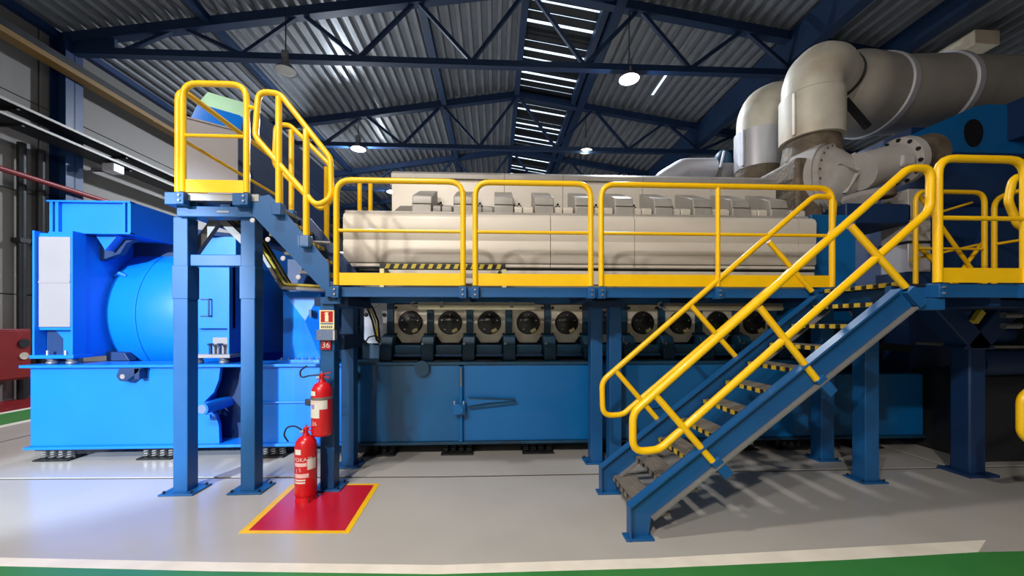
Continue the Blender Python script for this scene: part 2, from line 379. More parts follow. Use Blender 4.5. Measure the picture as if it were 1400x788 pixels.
bay(3.6,14.9,8.55,True,'dim far high bay lamp right of the skylight, second row',P_FAR*.12,(1,.95,.7),lens='glass_dim')
bay(-5.25,19.7,8.45,True,'lit high bay lamp hidden behind the engine at left',P_FAR,C_BAY)
bay(-2.0,1.2,8.3,True,'added unseen lit high bay lamp above the camera',P_WARM,C_WARM,spill=.15)  # unseen lamp added to throw the stair shadow to the right
bay(-6.0,-4.6,7.9,True,'added unseen lit high bay lamp behind the camera at left',P_FILL,C_WARM,spill=.06)  # unseen lamp added for frontal fill
bay(-3.0,-5.2,7.9,True,'added unseen lit high bay lamp behind the camera at right',P_FILL*1.15,C_WARM,spill=.06)  # second unseen fill lamp, added beside the first
# added flood lamp, unseen behind the camera, puts bluish light on the generator
fx,fy,fz=-6.6,-5.6,4.6
t=thing('added_flood_lamp','added unseen bluish flood lamp on a stand bracket behind the camera at left','lamp',(fx,fy,fz))
dv=(Vector((-4.45,5.05,1.55))-Vector((fx,fy,fz))).normalized()
MB().bar(Vector((fx,fy,fz))-dv*.22,Vector((fx,fy,fz))-dv*.06,.5,.4).build('housing','dark',t,bevel=.02)
MB().bar(Vector((fx,fy,fz))-dv*.06,Vector((fx,fy,fz))-dv*.05,.44,.34).build('lens','glass_lit',t)
MB().bar((fx,fy-.2,fz+.02),(fx,YF,fz+.3),.06,.06).build('bracket','dark',t)
ld=bpy.data.lights.new('added_flood_light','SPOT'); ld.energy=P_FLOOD*30; ld.color=C_FLOOD; ld.spot_size=R(25); ld.spot_blend=.35; ld.shadow_soft_size=.12
lo=bpy.data.objects.new('added_flood_light',ld); COL.objects.link(lo); lo.parent=t; lo.rotation_euler=dv.to_track_quat('-Z','Y').to_euler()

# ================================================================== GENERATOR SIDE
FB=5.05      # front face of both base frames
def spring_mount(parent,x,y,n=4,shade='dark'):
    a=MB().box(x-.21,x+.21,y-.12,y+.12,.004,.022).build('spring_mount','dark',parent)
    MB().box(x-.2,x+.2,y-.1,y+.1,.135,.155).build('mount_plate','dark',a)
    for i in range(n):
        cx=x-.155+.31*i/(n-1)
        MB().tube([(cx+.034*math.cos(q*.9),y-.02+.034*math.sin(q*.9),.02+.116*q/28) for q in range(29)],.012,seg=5).build('coil_spring','galv' if shade=='g' else 'dark',a)
gb=thing('generator_base_frame','bright blue base frame on coil springs under the big blue generator','base frame',(-3.9,5.6,0))
# front plate with a wavy right end, recess, then the second plate
wav=[(-3.52,1.19),(-3.54,1.02),(-3.60,.86),(-3.70,.76),(-3.74,.70),(-3.66,.64),(-3.58,.58),(-3.54,.44),(-3.53,.20)]
MB().prism([(-5.83,.20),(-5.83,1.19)]+wav,'y',FB,FB+.05).build('front_plate','blue',gb,bevel=.004)
MB().box(-3.26,-1.98,FB,FB+.05,.20,1.19).build('front_plate','blue',gb,bevel=.004)
MB().box(-3.75,-3.2,FB+.26,FB+.3,.20,1.19).build('recess_plate','navy',gb)
for x0,x1 in ((-5.83,-3.75),(-3.26,-1.98)): MB().box(x0,x1,FB+.05,FB+.3,.2,1.19).build('front_beam','blue',gb)
MB().box(-5.83,-1.98,7.6,7.9,.2,1.19).build('rear_beam','blue',gb); MB().box(-5.83,-1.98,FB+.3,7.6,.2,.6).build('pan','blue',gb)
MB().box(-5.83,-5.6,FB+.3,7.6,.6,1.19).build('end_beam','blue',gb)
MB().box(-5.9,-1.97,FB-.06,FB+.42,1.19,1.225).build('top_flange','blue',gb,bevel=.004); MB().box(-5.9,-1.97,7.55,7.95,1.19,1.225).build('top_flange','blue',gb,bevel=.004)
MB().box(-5.86,-1.97,FB-.05,7.95,.165,.20).build('bottom_flange','blue',gb,bevel=.004)
lg=MB().prism([(-4.66,1.19),(-4.40,1.19),(-4.44,1.13),(-4.58,1.02),(-4.66,1.03),(-4.70,1.09)],'y',FB-.11,FB-.05).build('lifting_lug','navy',gb,bevel=.008)
MB().cyl((-4.62,FB-.113,1.085),(-4.62,FB-.108,1.085),.03,14).build('hole','white',lg)
MB().box(-4.48,-4.42,FB-.11,FB,1.05,1.19).build('lug_web','navy',gb)
tr=MB().cyl((-3.6,FB-.20,.69),(-3.6,FB+.26,.69),.075,20).build('trunnion','blue',gb)
MB().box(-3.70,-3.5,FB-.21,FB-.17,.58,.62).build('trunnion_plate','blue',tr,bevel=.004)
tr2=MB().cyl((-3.6,FB-.205,.69),(-3.6,FB-.2,.69),.055,20).build('trunnion_cap','greyblue',tr)
MB().tube([(-3.05,FB-.03,.73),(-2.4,FB-.03,.73)],.011,seg=8).build('drain_pipe','blue',gb)
MB().box(-2.44,-2.34,FB-.05,FB,.69,.77).build('drain_valve','dark',gb,bevel=.01)
for x in (-5.6,-4.35,-2.95): spring_mount(gb,x,FB+.12,4,'g')
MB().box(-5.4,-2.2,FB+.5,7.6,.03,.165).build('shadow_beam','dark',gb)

ge=thing('generator','big blue generator with a round barrel between two square end frames','generator',(-4.7,6.6,1.225))
MB().lathe([(1.0,-.05),(1.06,0),(1.09,.05),(1.09,1.42),(1.06,1.46)],(-5.36,6.55,1.87),(1,0,0),64).build('barrel','blue',ge)
for x in (-4.95,-4.3): MB().lathe([(1.09,0),(1.10,.005),(1.10,.015),(1.09,.02)],(x,6.55,1.87),(1,0,0),64).build('band','blue',ge)
def frame_end(x0,x1,kind):
    f=MB().box(x0,x1,5.22,8.0,1.30,2.90).build('end_frame','navy' if 0 else 'blue',ge,bevel=.006)
    return f
L=frame_end(-5.82,-5.36,0); Rr=frame_end(-3.92,-3.44,1)
# left end frame: panelled front, bolted flange, foot recess
MB().box(-5.83,-5.35,5.12,5.22,1.66,2.90).build('front_frame','blue',L,bevel=.004)
for z0,z1 in ((1.70,2.265),(2.28,2.85)): MB().box(-5.79,-5.41,5.10,5.125,z0,z1).build('panel','white',L,bevel=.004)
MB().box(-5.79,-5.41,5.095,5.125,2.262,2.283).build('trim_bar','white',L)
for x in (-5.83,-5.37): MB().box(x,x+.025,5.07,5.23,1.30,2.92).build('side_flange','blue',L)
for z in [1.78+.155*i for i in range(7)]: MB().cyl((-5.372,5.085,z),(-5.385,5.085,z),.012,8).build('bolt','chrome',L)
MB().box(-5.86,-5.33,5.06,5.3,1.30,1.345).build('foot_plate','blue',L,bevel=.004)
MB().box(-5.80,-5.40,5.20,5.24,1.345,1.66).build('recess_back','blue',L)
MB().prism([(-5.79,1.345),(-5.79,1.66),(-5.70,1.66),(-5.60,1.55),(-5.60,1.345)],'y',5.195,5.2).build('recess_shade','navy',L)  # half shadow inside the foot recess, laid on as a dark sheet
for x in (-5.70,-5.48): 
    MB().cyl((x,5.12,1.345),(x,5.12,1.40),.018,8).build('foot_bolt','chrome',L)
for x in (-5.66,-5.42): MB().lathe([(.05,0),(.06,.01),(.06,.03),(.04,.045),(.06,.06),(.05,.075)],(x,5.14,1.226),seg=16).build('mount_pad','galv',L)
# right end frame: door panel, foot
MB().box(-3.90,-3.43,5.14,5.22,1.68,2.52).build('door','blue',Rr,bevel=.005)
MB().box(-3.455,-3.43,5.08,5.2,1.34,2.54).build('side_flange','blue',Rr,bevel=.003)
hd=MB().tube([(-3.70,5.14,2.06),(-3.70,5.10,2.06),(-3.70,5.10,1.84),(-3.70,5.14,1.84)],.009,fil=.01,seg=6).build('door_handle','navy',Rr)
MB().box(-3.83,-3.69,5.132,5.142,2.052,2.068).build('door_latch','navy',Rr); MB().box(-3.83,-3.69,5.132,5.142,1.832,1.848).build('door_latch','navy',Rr)
MB().box(-3.92,-3.41,5.06,5.3,1.30,1.345).build('foot_plate','white',Rr,bevel=.004)
MB().box(-3.72,-3.46,5.2,5.23,1.345,1.56).build('recess_panel','white',Rr)
for x in (-3.70,-3.58):
    b_=MB().cyl((x,5.13,1.345),(x,5.13,1.46),.018,8).build('foot_bolt','navy',Rr); MB().cyl((x,5.13,1.46),(x,5.13,1.485),.034,6).build('bolt_head','navy',Rr)
for x in (-3.86,-3.53): MB().lathe([(.05,0),(.06,.01),(.06,.03),(.04,.045),(.06,.06),(.05,.075)],(x,5.14,1.226),seg=16).build('mount_pad','galv',Rr)
# shields on the barrel ends
MB().tube([(-5.34,5.62,2.42),(-5.27,5.60,2.45),(-5.2,5.62,2.41)],.03,seg=8).build('lifting_hook','blue',ge)
MB().prism([(-5.36,1.225),(-5.05,1.225),(-5.12,1.34),(-5.36,1.36)],'y',5.5,5.62).build('barrel_foot','navy',ge,bevel=.01)
# air duct box over the left end
dt=MB().box(-5.68,-4.82,5.24,8.3,2.94,3.32).build('top_duct','blue',ge,bevel=.004)
for x0,x1 in ((-5.77,-5.73),(-5.70,-5.66),(-4.86,-4.83),(-4.80,-4.76)): MB().box(x0,x1,5.20,8.3,2.92,3.34).build('flange','blue',dt)
MB().box(-5.80,-4.76,5.19,5.26,3.325,3.345).build('top_strip','blue',dt); MB().box(-5.77,-4.76,5.19,5.26,2.915,2.935).build('bottom_strip','blue',dt)
MB().prism([(-5.36,2.90),(-4.90,2.90),(-5.02,2.84),(-5.10,2.70),(-5.36,2.60)],'y',5.42,5.5).build('bracket','navy',ge)
MB().prism([(-5.30,2.92),(-5.02,2.92),(-5.18,2.72)],'y',5.3,5.42).build('bracket_gusset','blue',ge,bevel=.004)
MB().box(-5.36,-3.92,5.9,7.6,2.6,2.93).build('barrel_saddle','navy',ge)
# vent tower over the right end: pale front panel, blue hood, slanted top sheet
vt=MB().poly([(-3.88,5.0,2.9),(-3.47,5.3,2.9),(-3.47,8.2,2.9),(-3.88,8.2,2.9),(-3.88,5.0,4.34),(-3.47,5.3,4.34),(-3.47,8.2,4.34),(-3.88,8.2,4.34)],
   [(3,2,1,0),(4,5,6,7),(0,1,5,4),(1,2,6,5),(2,3,7,6),(3,0,4,7)]).build('vent_tower','navy',ge)  # tower sides in darker blue, their shade put into the colour
pn=MB().poly([(-3.89,4.985,2.95),(-3.465,5.295,2.95),(-3.465,5.305,2.95),(-3.89,4.998,2.95),(-3.89,4.985,4.34),(-3.465,5.295,4.34),(-3.465,5.305,4.34),(-3.89,4.998,4.34)],
   [(3,2,1,0),(4,5,6,7),(0,1,5,4),(1,2,6,5),(2,3,7,6),(3,0,4,7)]).build('front_panel','white',vt)
MB().bar((-3.91,4.985,4.35),(-3.45,5.32,4.35),.05,.02).build('panel_lip','white',vt)
A=[(-3.86,5.01,4.35),(-3.475,5.29,4.35)]; B=[(-3.82,5.08,4.585),(-3.475,5.345,4.585)]; Cc=[(-3.83,5.26,4.84),(-3.44,5.54,4.84)]
def hood(a,b,name,m):
    n=Vector((.02,.05,-.01))
    q=[Vector(a[0]),Vector(a[1]),Vector(b[1]),Vector(b[0])]
    MB().poly(q+[p+n for p in q],[(0,1,2,3),(7,6,5,4),(0,4,5,1),(1,5,6,2),(2,6,7,3),(3,7,4,0)]).build(name,m,vt)
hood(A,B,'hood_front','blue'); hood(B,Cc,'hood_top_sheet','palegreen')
MB().poly([A[1],B[1],Cc[1],(-3.44,8.2,4.84),(-3.47,8.2,4.35), A[0],B[0],Cc[0],(-3.85,8.2,4.84),(-3.86,8.2,4.35)],
   [(0,1,2,3,4),(9,8,7,6,5),(2,7,8,3),(3,8,9,4),(0,4,9,5)]).build('hood_body','navy',vt)  # hood sides darker than the front: shade put into the colour

# coupling guard and flywheel housing between generator and engine
cg=thing('coupling_guard','blue sheet coupling guard with a folded pyramid front, left of the fire sign post','guard',(-2.6,5.6,1.225))
g0=(-2.86,5.28); 
MB().poly([(-2.87,5.3,1.26),(-2.37,5.3,1.26),(-2.37,5.3,2.18),(-2.87,5.3,2.18),(-2.53,5.2,1.78),
           (-2.87,5.55,1.26),(-2.37,5.55,1.26),(-2.37,5.55,2.18),(-2.87,5.55,2.18)],
          [(0,1,4),(1,2,4),(2,3,4),(3,0,4),(1,6,7,2),(3,2,7,8),(0,3,8,5),(0,5,6,1),(5,8,7,6)]).build('cover','blue',cg,sharp=5)
MB().box(-2.9,-2.35,5.22,5.56,1.225,1.26).build('base_flange','blue',cg)
for i in range(6): MB().cyl((-2.86+.095*i,5.25,1.26),(-2.86+.095*i,5.25,1.285),.013,6).build('bolt','chrome',cg)
MB().box(-2.47,-2.44,5.18,5.21,1.83,1.93).build('catch','navy',cg)
fw=thing('flywheel_housing','dark blue rounded flywheel housing above the coupling guard','housing',(-2.6,6.5,1.23))
MB().lathe([(.9,0),(1.0,.03),(1.0,.5),(.96,.56),(.7,.62),(.5,.75)],(-2.9,6.6,1.95),(1,0,0),48).build('casing','navy',fw)
MB().box(-3.2,-2.9,6.0,7.3,1.23,2.75).build('shield','navy',fw,bevel=.02)
MB().box(-2.85,-2.1,6.0,7.3,1.23,1.6).build('foot','navy',fw)
MB().tube([(-2.33,5.38,1.27),(-2.33,5.38,2.58)],.028,seg=12).build('vent_pipe','blue',fw)
MB().box(-2.38,-2.29,5.33,5.36,1.95,2.02).build('pipe_tag','pinkink',fw)
MB().box(-2.30,-1.95,5.3,5.9,1.24,1.7).build('junction_housing','navy',fw,bevel=.02)

# ================================================================== ENGINE
eb=thing('engine_base_frame','long blue oil-stained base tank under the engine, behind the stair','base frame',(2,5.6,0))
MB().box(-1.95,-.46,FB,7.6,.19,1.20).build('tank_section','tankoily',eb,bevel=.006)
MB().box(-.42,4.55,FB,7.6,.19,1.20).build('tank_section','tank',eb,bevel=.006)
MB().box(4.55,5.98,FB,7.6,.19,1.04).build('tank_section','tank',eb,bevel=.006)
MB().box(-1.95,4.6,FB-.03,5.5,1.20,1.235).build('top_flange','block',eb,bevel=.004)
MB().box(-1.95,5.98,FB-.04,7.6,.155,.19).build('bottom_flange','block',eb,bevel=.004)
pp=MB().tube([(-.44,FB-.035,1.18),(-.44,FB-.035,.2)],.026,seg=10).build('level_pipe','tank',eb)
MB().tube([(-.44,FB-.05,1.17),(-.44,FB-.05,.92)],.016,seg=8).build('level_glass','galv',pp)
vv=MB().box(-.54,-.38,FB-.12,FB,.56,.70).build('drain_valve','tank',eb,bevel=.01)
MB().cyl((-.46,FB-.16,.64),(-.46,FB-.12,.64),.058,18).build('valve_cap','tank',vv)
for x in (-.52,-.4): MB().cyl((x,FB-.1,.70),(x,FB-.1,.74),.014,6).build('bolt','chrome',vv)
MB().poly([(-.36,FB-.06,.77),(.27,FB-.05,.745),(.28,FB-.05,.725),(-.1,FB-.06,.70),(-.36,FB-.06,.66),(-.36,FB-.02,.77),(.27,FB-.02,.745),(.28,FB-.02,.725),(-.1,FB-.02,.70),(-.36,FB-.02,.66)],
   [(0,1,2,3,4),(9,8,7,6,5),(0,5,6,1),(1,6,7,2),(2,7,8,3),(3,8,9,4),(4,9,5,0)]).build('lever','tank',eb,bevel=.006)
fr=MB()
for p,q in (((-.34,.775),(.26,.75)),((.26,.75),(.27,.72)),((.27,.72),(-.34,.655))): fr.bar((p[0],FB-.065,p[1]),(q[0],FB-.065,q[1]),.02,.016)
fr.build('lever_rim','block',eb)
MB().cyl((-.95,FB-.06,1.16),(-.95,FB,1.16),.10,18).build('drain_boss','block',eb)
MB().cyl((-1.83,FB-.05,1.06),(-1.83,FB,1.06),.075,18).build('port','black',eb)
MB().tube([(2.22,FB-.03,1.05),(2.22,FB-.03,.62),(1.85,FB-.03,.62)],.014,fil=.04,seg=8).build('drain_pipe','tank',eb)
for x in (-1.52,-.5,.58,1.55,2.6,3.4,4.1,5.2): spring_mount(eb,x,FB+.12,4)
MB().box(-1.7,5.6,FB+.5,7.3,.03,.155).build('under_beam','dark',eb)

en=thing('engine','long medium-speed engine with cream side cladding and a row of grey head covers','engine',(1.2,6.2,1.235))
MB().box(-1.95,4.75,5.62,7.7,1.235,2.45).build('block','block',en)
MB().box(-1.95,4.75,5.42,5.62,2.08,2.2).build('upper_ledge','dullalu',en)
CX=[-1.2+.561*i for i in range(10)]
# crankcase covers
for i,x in enumerate(CX):
    w_=.235
    c=MB().prism([(x-w_,2.02),(x+w_,2.02),(x+w_,1.56),(x+w_-.05,1.555),(x+w_-.11,1.465),(x-w_+.11,1.465),(x-w_+.05,1.555),(x-w_,1.56)],'y',5.5,5.55).build('crankcase_cover','plate',en,bevel=.006)
    v=MB().lathe([(.165,0),(.17,.01),(.168,.035),(.155,.05),(.06,.055),(.05,.06),(.02,.06)],(x,5.5,1.755),(0,-1,0),32).build('relief_valve','black',c)
    tg=MB(); a=.5; cxx,czz=x+.07,1.645
    pts=[(-.04,-.024),(.04,-.024),(.04,.024),(-.04,.024)]
    tg.prism([(cxx+px*math.cos(a)-pz*math.sin(a),czz+px*math.sin(a)+pz*math.cos(a)) for px,pz in pts],'y',5.438,5.446).build('tag','tagy',c)
    bm_=MB()
    for k in range(5):
        q=k*2*math.pi/5+.3; bm_.cyl((x+.115*math.cos(q),5.435,1.755+.115*math.sin(q)),(x+.115*math.cos(q),5.45,1.755+.115*math.sin(q)),.008,6)
    bm_.build('valve_screws','chrome',c)['kind']='stuff'
    cl_=MB()
    for sx,zz in ((-1,1.97),(1,1.97),(-1,1.59),(1,1.59)): cl_.cyl((x+sx*(w_-.03),5.47,zz),(x+sx*(w_-.03),5.5,zz),.02,8)
    cl_.build('cover_bolts','dark',c)['kind']='stuff'
# narrow plain cover at the left with eyes
c=MB().prism([(-1.86,2.06),(-1.53,2.06),(-1.53,1.52),(-1.60,1.46),(-1.80,1.46),(-1.86,1.52)],'y',5.5,5.54).build('plain_cover','lagcool',en,bevel=.005)
for x in (-1.83,-1.57): MB().lathe([(.022,0),(.03,.005),(.03,.015),(.022,.02)],(x,5.5,1.87),(0,-1,0),12).build('eye','dark',c)
MB().cyl((-1.75,5.6,2.12),(-1.75,5.45,2.12),.16,24).build('round_cover','lagcool',en)
# webs, brackets and pockets under the covers
XS=[-1.48+.561*i for i in range(11)]
for x in XS:
    wv=MB().box(x-.045,x+.045,5.46,5.62,1.235,2.08).build('web','block',en)
    b=MB().prism([(5.22,1.235),(5.22,1.42),(5.30,1.56),(5.48,1.60),(5.48,1.235)],'x',x-.085,x+.085).build('bracket','block',en,bevel=.01)
    MB().cyl((x-.06,5.24,1.47),(x-.06,5.2,1.47),.018,8).build('stud','galv',b)
for x in CX:
    pk=MB().box(x-.18,x+.18,5.32,5.5,1.30,1.44).build('pocket','block',en,bevel=.008)
    MB().box(x-.19,x+.19,5.30,5.33,1.29,1.315).build('pocket_lip','galv' if 0 else 'tank',pk)
    MB().box(x-.17,x+.17,5.16,5.3,1.232,1.25).build('slot','black',pk)
# hot box: cream cladding panels with horizontal folds, joints every two cylinders
XJ=[-1.94,-.39,.73,1.85,2.97,4.10,4.35]
for a_,b_ in zip(XJ[:-1],XJ[1:]):
    e=.004; b2=b_-e
    prof=[(4.97,2.53),(4.955,2.55),(4.955,2.80),(4.962,2.815),(4.962,2.825),(4.955,2.84),(4.95,3.10),(4.97,3.15),(5.02,3.185),(5.1,3.19),(5.5,3.19),(5.5,2.53)]
    MB().prism(prof,'x',a_+e,b2).build('side_panel','cream',en)
    MB().prism([(5.0,2.475),(4.975,2.485),(4.975,2.52),(5.5,2.52),(5.5,2.475)],'x',a_+e,b2).build('sill_panel','cream',en)
MB().box(-1.94,4.35,5.02,5.5,2.43,2.50).build('shadow_gap','dark',en)
MB().box(-1.40,4.35,4.985,5.5,2.26,2.44).build('lower_panel','cream',en,bevel=.004)
MB().box(-1.94,-1.40,5.05,5.5,2.26,2.42).build('lower_panel','tank',en)
MB().box(-1.93,4.34,5.0,5.6,2.2,2.27).build('ledge','dullalu',en)
MB().box(-1.94,4.3,5.03,5.6,3.19,3.215).build('top_ledge','alu',en)
# head covers
HX=[-.98+.5525*i for i in range(10)]
for i,x in enumerate(HX):
    h=MB().prism([(5.18,3.215),(5.15,3.23),(5.15,3.345),(5.165,3.36),(5.19,3.475),(5.22,3.495),(5.66,3.70),(5.72,3.72),(5.72,3.215)],'x',x-.13,x+.13).build('head_cover','alu',en,bevel=.012)
    MB().prism([(5.142,3.355),(5.142,3.362),(5.165,3.362),(5.165,3.355)],'x',x-.125,x+.125).build('fold','dullalu',h)
    for dx0,dx1 in ((.14,.25),(.265,.40)):
        MB().prism([(5.2,3.215),(5.19,3.23),(5.19,3.33),(5.22,3.355),(5.5,3.38),(5.5,3.215)],'x',x+dx0,x+dx1).build('small_cover','cream' if i>1 else 'alu',en,bevel=.008)
    kn=MB()
    for qx,qz in ((-.022,0),(.022,0),(0,.035)): kn.lathe([(.018,0),(.016,.02),(.005,.026)],(x+.22+qx,5.42-.02,3.40+qz),(0,-.7,.7),10)
    kn.build('knob_cluster','black',en)['kind']='stuff'
MB().prism([(5.45,3.34),(5.80,3.52),(5.82,3.50),(5.5,3.215),(5.45,3.215)],'x',-1.42,4.3).build('slope_plate','dullalu',en)
# back wall of the vee and its rounded cap
XB=[-1.56,.15,1.05,2.3,3.4,4.46]
for a_,b_ in zip(XB[:-1],XB[1:]):
    MB().prism([(5.84,3.3),(5.84,3.93),(5.845,3.94),(6.3,3.94),(6.3,3.3)],'x',a_+.004,b_-.004).build('vee_panel','cream',en)
    MB().prism([(5.80,3.945),(5.80,4.01),(5.86,4.06),(6.0,4.085),(6.3,4.085),(6.3,3.945)],'x',a_+.004,b_-.004).build('vee_cap','alu',en)
MB().box(-1.5,4.4,5.86,7.4,2.4,3.98).build('vee_core','dullalu',en)
MB().box(4.36,5.0,5.05,6.6,1.7,3.25).build('end_housing','tank',en,bevel=.01)
MB().box(-2.02,-1.42,5.5,6.6,2.4,3.3).build('drive_end_housing','navy',en)
for x in (-1.9,-1.75): MB().tube([(x,5.45,3.25),(x,5.45,3.75)],.03,seg=8).build('rear_rail_post','yellow',en)  # posts of the railing on the rear left platform

# ================================================================== EXHAUST, TURBOCHARGER
ex=thing('exhaust_pipe','front cream-lagged exhaust elbow rising from the turbocharger, rust-stained band','exhaust pipe',(5.2,6.0,3.2))
MB().cyl((5.22,6.05,4.74),(5.22,6.05,5.46),.445,40).build('lagging_band','lagging',ex)
MB().box(4.775,4.80,5.85,5.91,4.76,5.44).build('band_lap','lagging',ex,bevel=.01)
MB().cyl((5.22,6.05,5.44),(5.22,6.05,5.475),.425,36).build('joint_ring','dark',ex)
MB().tube([(5.22,6.05,5.47),(5.22,6.05,5.66),(5.29,6.07,5.84),(5.43,6.12,5.97),(5.64,6.22,6.04),(5.9,6.38,6.03),(6.2,6.58,5.98)],.41,fil=.15,seg=36).build('elbow','lagging',ex)
MB().lathe([(.34,0),(.42,.1),(.46,.4),(.50,.7),(.42,.95),(.38,1.25)],(5.22,6.05,3.5),(0,0,1),28).build('insulated_stub','heat',ex)
ed=thing('exhaust_duct','large grey exhaust duct running right from the elbow to the frame edge','exhaust duct',(8,7,5))
D0,D1,D2,D3=Vector((6.2,6.62,5.92)),Vector((7.05,6.8,5.97)),Vector((8.5,6.95,6.16)),Vector((13.6,7.6,6.75))
ax=(D1-D0).normalized(); jn=Vector((5.92,6.39,6.03)); jd=Vector((.80,.55,-.08)).normalized()
MB().cyl(jn-jd*.03,jn+jd*.03,.43,36).build('joint_ring','dark',ex)
MB().lathe([(.45,-.12),(.60,.0),(.68,.16),(.69,.3)],D0,ax,44).build('end_dome','laggrey',ed)
MB().cyl(D0+ax*.3,D1,.69,48).build('section','laggrey',ed)
MB().lathe([(.69,-.14),(.715,-.12),(.715,.0),(.66,.06)],D1,ax,48).build('ring','lagcool',ed)
ax=(D2-D1).normalized()
MB().cyl(D1,D2,.665,48).build('section','laggrey',ed)
MB().lathe([(.665,-.14),(.70,-.12),(.70,.0),(.64,.06)],D2,ax,48).build('ring','lagcool',ed)
MB().cyl(D2,D3,.64,48).build('section','laggrey',ed)
MB().bar((5.75,6.0,5.42),(6.15,6.0,4.98),.07,.09).build('strut','dark',ed)
er=thing('exhaust_pipe','rear exhaust elbow with clean white lagging band, left of the cream one','exhaust pipe',(5.1,7.4,3.5))
MB().cyl((5.12,7.2,4.72),(5.12,7.2,5.44),.40,36).build('lagging_band','lagcool',er)
MB().box(4.70,4.735,7.0,7.08,4.74,5.42).build('band_lap','lagcool',er,bevel=.01)
MB().tube([(5.12,7.2,5.4),(5.14,7.22,5.75),(5.3,7.3,6.02),(5.6,7.38,6.2),(6.4,7.5,6.1)],.36,fil=.4,seg=32).build('elbow','lagging',er)
MB().lathe([(.50,0),(.46,.6),(.42,.9),(.38,1.25)],(5.12,7.2,3.6),(0,0,1),28).build('insulated_stub','heat',er)

tu=thing('turbocharger','grey bolted turbocharger casing with a stub pipe, under the cream exhaust band','turbocharger',(5.4,5.6,3.3))
tc=Vector((5.32,5.62,4.0)); ta=Vector((.42,-1,0)).normalized()
MB().lathe([(.50,-.55),(.56,-.5),(.58,-.2),(.57,-.12)],tc,ta,40).build('casing','turbo',tu)
fl_=MB().lathe([(.46,-.14),(.53,-.13),(.53,-.05),(.46,-.03),(.42,.02),(.25,.16),(.05,.18)],tc,ta,44).build('front_flange','turbo',tu)
a=ta.orthogonal().normalized(); b=ta.cross(a); bb=MB()
for k in range(22):
    q=2*math.pi*k/22; p=tc+(a*math.cos(q)+b*math.sin(q))*.495; bb.cyl(p-ta*.06,p-ta*.03,.018,6)
bb.build('flange_bolts','heat',fl_)['kind']='stuff'
for k,q in enumerate((.35,2.0,3.7,5.2)):
    p=tc+(a*math.cos(q)+b*math.sin(q))*.33+ta*.06; c2=tc+ta*.15; MB().bar(p,c2,.03,.18,up=ta).build('rib','turbo',tu,bevel=.01)
P0,P1=Vector((5.42,5.42,4.0)),Vector((6.16,5.42,4.19))
MB().cyl(P0,P1,.27,32).build('outlet_pipe','turbo',tu)
pa=(P1-P0).normalized()
of=MB().lathe([(.27,-.16),(.345,-.14),(.345,-.03),(.30,-.02)],P1,pa,36).build('outlet_flange','turbo',tu)
a=pa.orthogonal().normalized(); b=pa.cross(a); bb=MB()
for k in range(12):
    q=2*math.pi*k/12; p=P1+(a*math.cos(q)+b*math.sin(q))*.31; bb.cyl(p-pa*.165,p-pa*.01,.028,8)
bb.build('flange_bolts','dark',of)['kind']='stuff'
MB().cyl(P1-pa*.02,P1+pa*.35,.30,30).build('bellows','heat',tu)
MB().box(5.76,5.98,5.12,5.2,3.98,4.16).build('lifting_boss','turbo',tu,bevel=.04)
MB().lathe([(.30,0),(.28,.06),(.18,.2),(.15,.3)],(5.52,5.5,3.70),(0.15,0,-1),6).build('volute_foot','turbo',tu,sharp=10)
MB().box(5.1,6.1,5.3,6.3,3.2,3.5).build('pedestal','navy',tu,bevel=.02)
MB().box(4.6,5.05,5.6,6.5,3.25,4.3).build('insulated_box','heat',tu,bevel=.06)
MB().lathe([(.10,0),(.12,.02),(.12,.14),(.1,.16)],(5.70,5.3,3.58),(0,0,1),16).build('drain_flange','heat',tu)
gd=thing('air_duct','pale grey square duct standing under the turbocharger outlet','duct',(6.25,5.5,2.4))
MB().box(6.05,6.40,5.3,5.7,2.95,3.72).build('upper_duct','turbo',gd,bevel=.01); MB().box(6.05,6.40,5.3,5.7,2.50,2.93).build('lower_duct','lagcool',gd,bevel=.01)
MB().box(6.03,6.42,5.28,5.72,2.925,2.955).build('joint','dark',gd)
MB().box(6.02,6.45,5.26,5.75,0,2.5).build('duct_stand','navy',gd)
# blue charge air casing
ca=thing('charge_air_housing','deep blue housing with a round hole above the right railing','housing',(7.6,6.2,4.3))
o_=[(6.35,4.46),(6.4,4.70),(6.8,4.83),(7.9,5.32),(8.1,5.36),(9.6,5.36),(9.6,4.50),(8.7,4.52),(8.0,4.42),(7.6,4.46),(7.3,4.56),(6.9,4.55)]
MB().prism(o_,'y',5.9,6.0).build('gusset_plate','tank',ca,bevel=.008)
rimp=[(7.85+.165*math.cos(q*math.pi/8),4.90+(.20 if math.sin(q*math.pi/8)>0 else .26)*math.sin(q*math.pi/8)) for q in range(16)]
MB().prism(rimp,'y',5.885,5.899).build('hole','black',ca)
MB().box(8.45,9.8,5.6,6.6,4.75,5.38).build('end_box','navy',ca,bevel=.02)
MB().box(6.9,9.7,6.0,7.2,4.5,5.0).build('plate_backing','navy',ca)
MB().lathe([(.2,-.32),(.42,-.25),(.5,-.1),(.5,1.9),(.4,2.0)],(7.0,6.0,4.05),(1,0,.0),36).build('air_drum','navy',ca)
MB().tube([(6.6,5.95,4.46),(7.4,5.95,4.48)],.09,seg=14).build('side_pipe','turbo',ca)
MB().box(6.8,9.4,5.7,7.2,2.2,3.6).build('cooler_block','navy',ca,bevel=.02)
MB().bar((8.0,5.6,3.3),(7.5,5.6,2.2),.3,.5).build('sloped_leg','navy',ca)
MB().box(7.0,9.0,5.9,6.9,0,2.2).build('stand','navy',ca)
fp=thing('charge_pipe','grey bent pipe behind the engine top, left of the rear exhaust','pipe',(4.4,8,4.3))
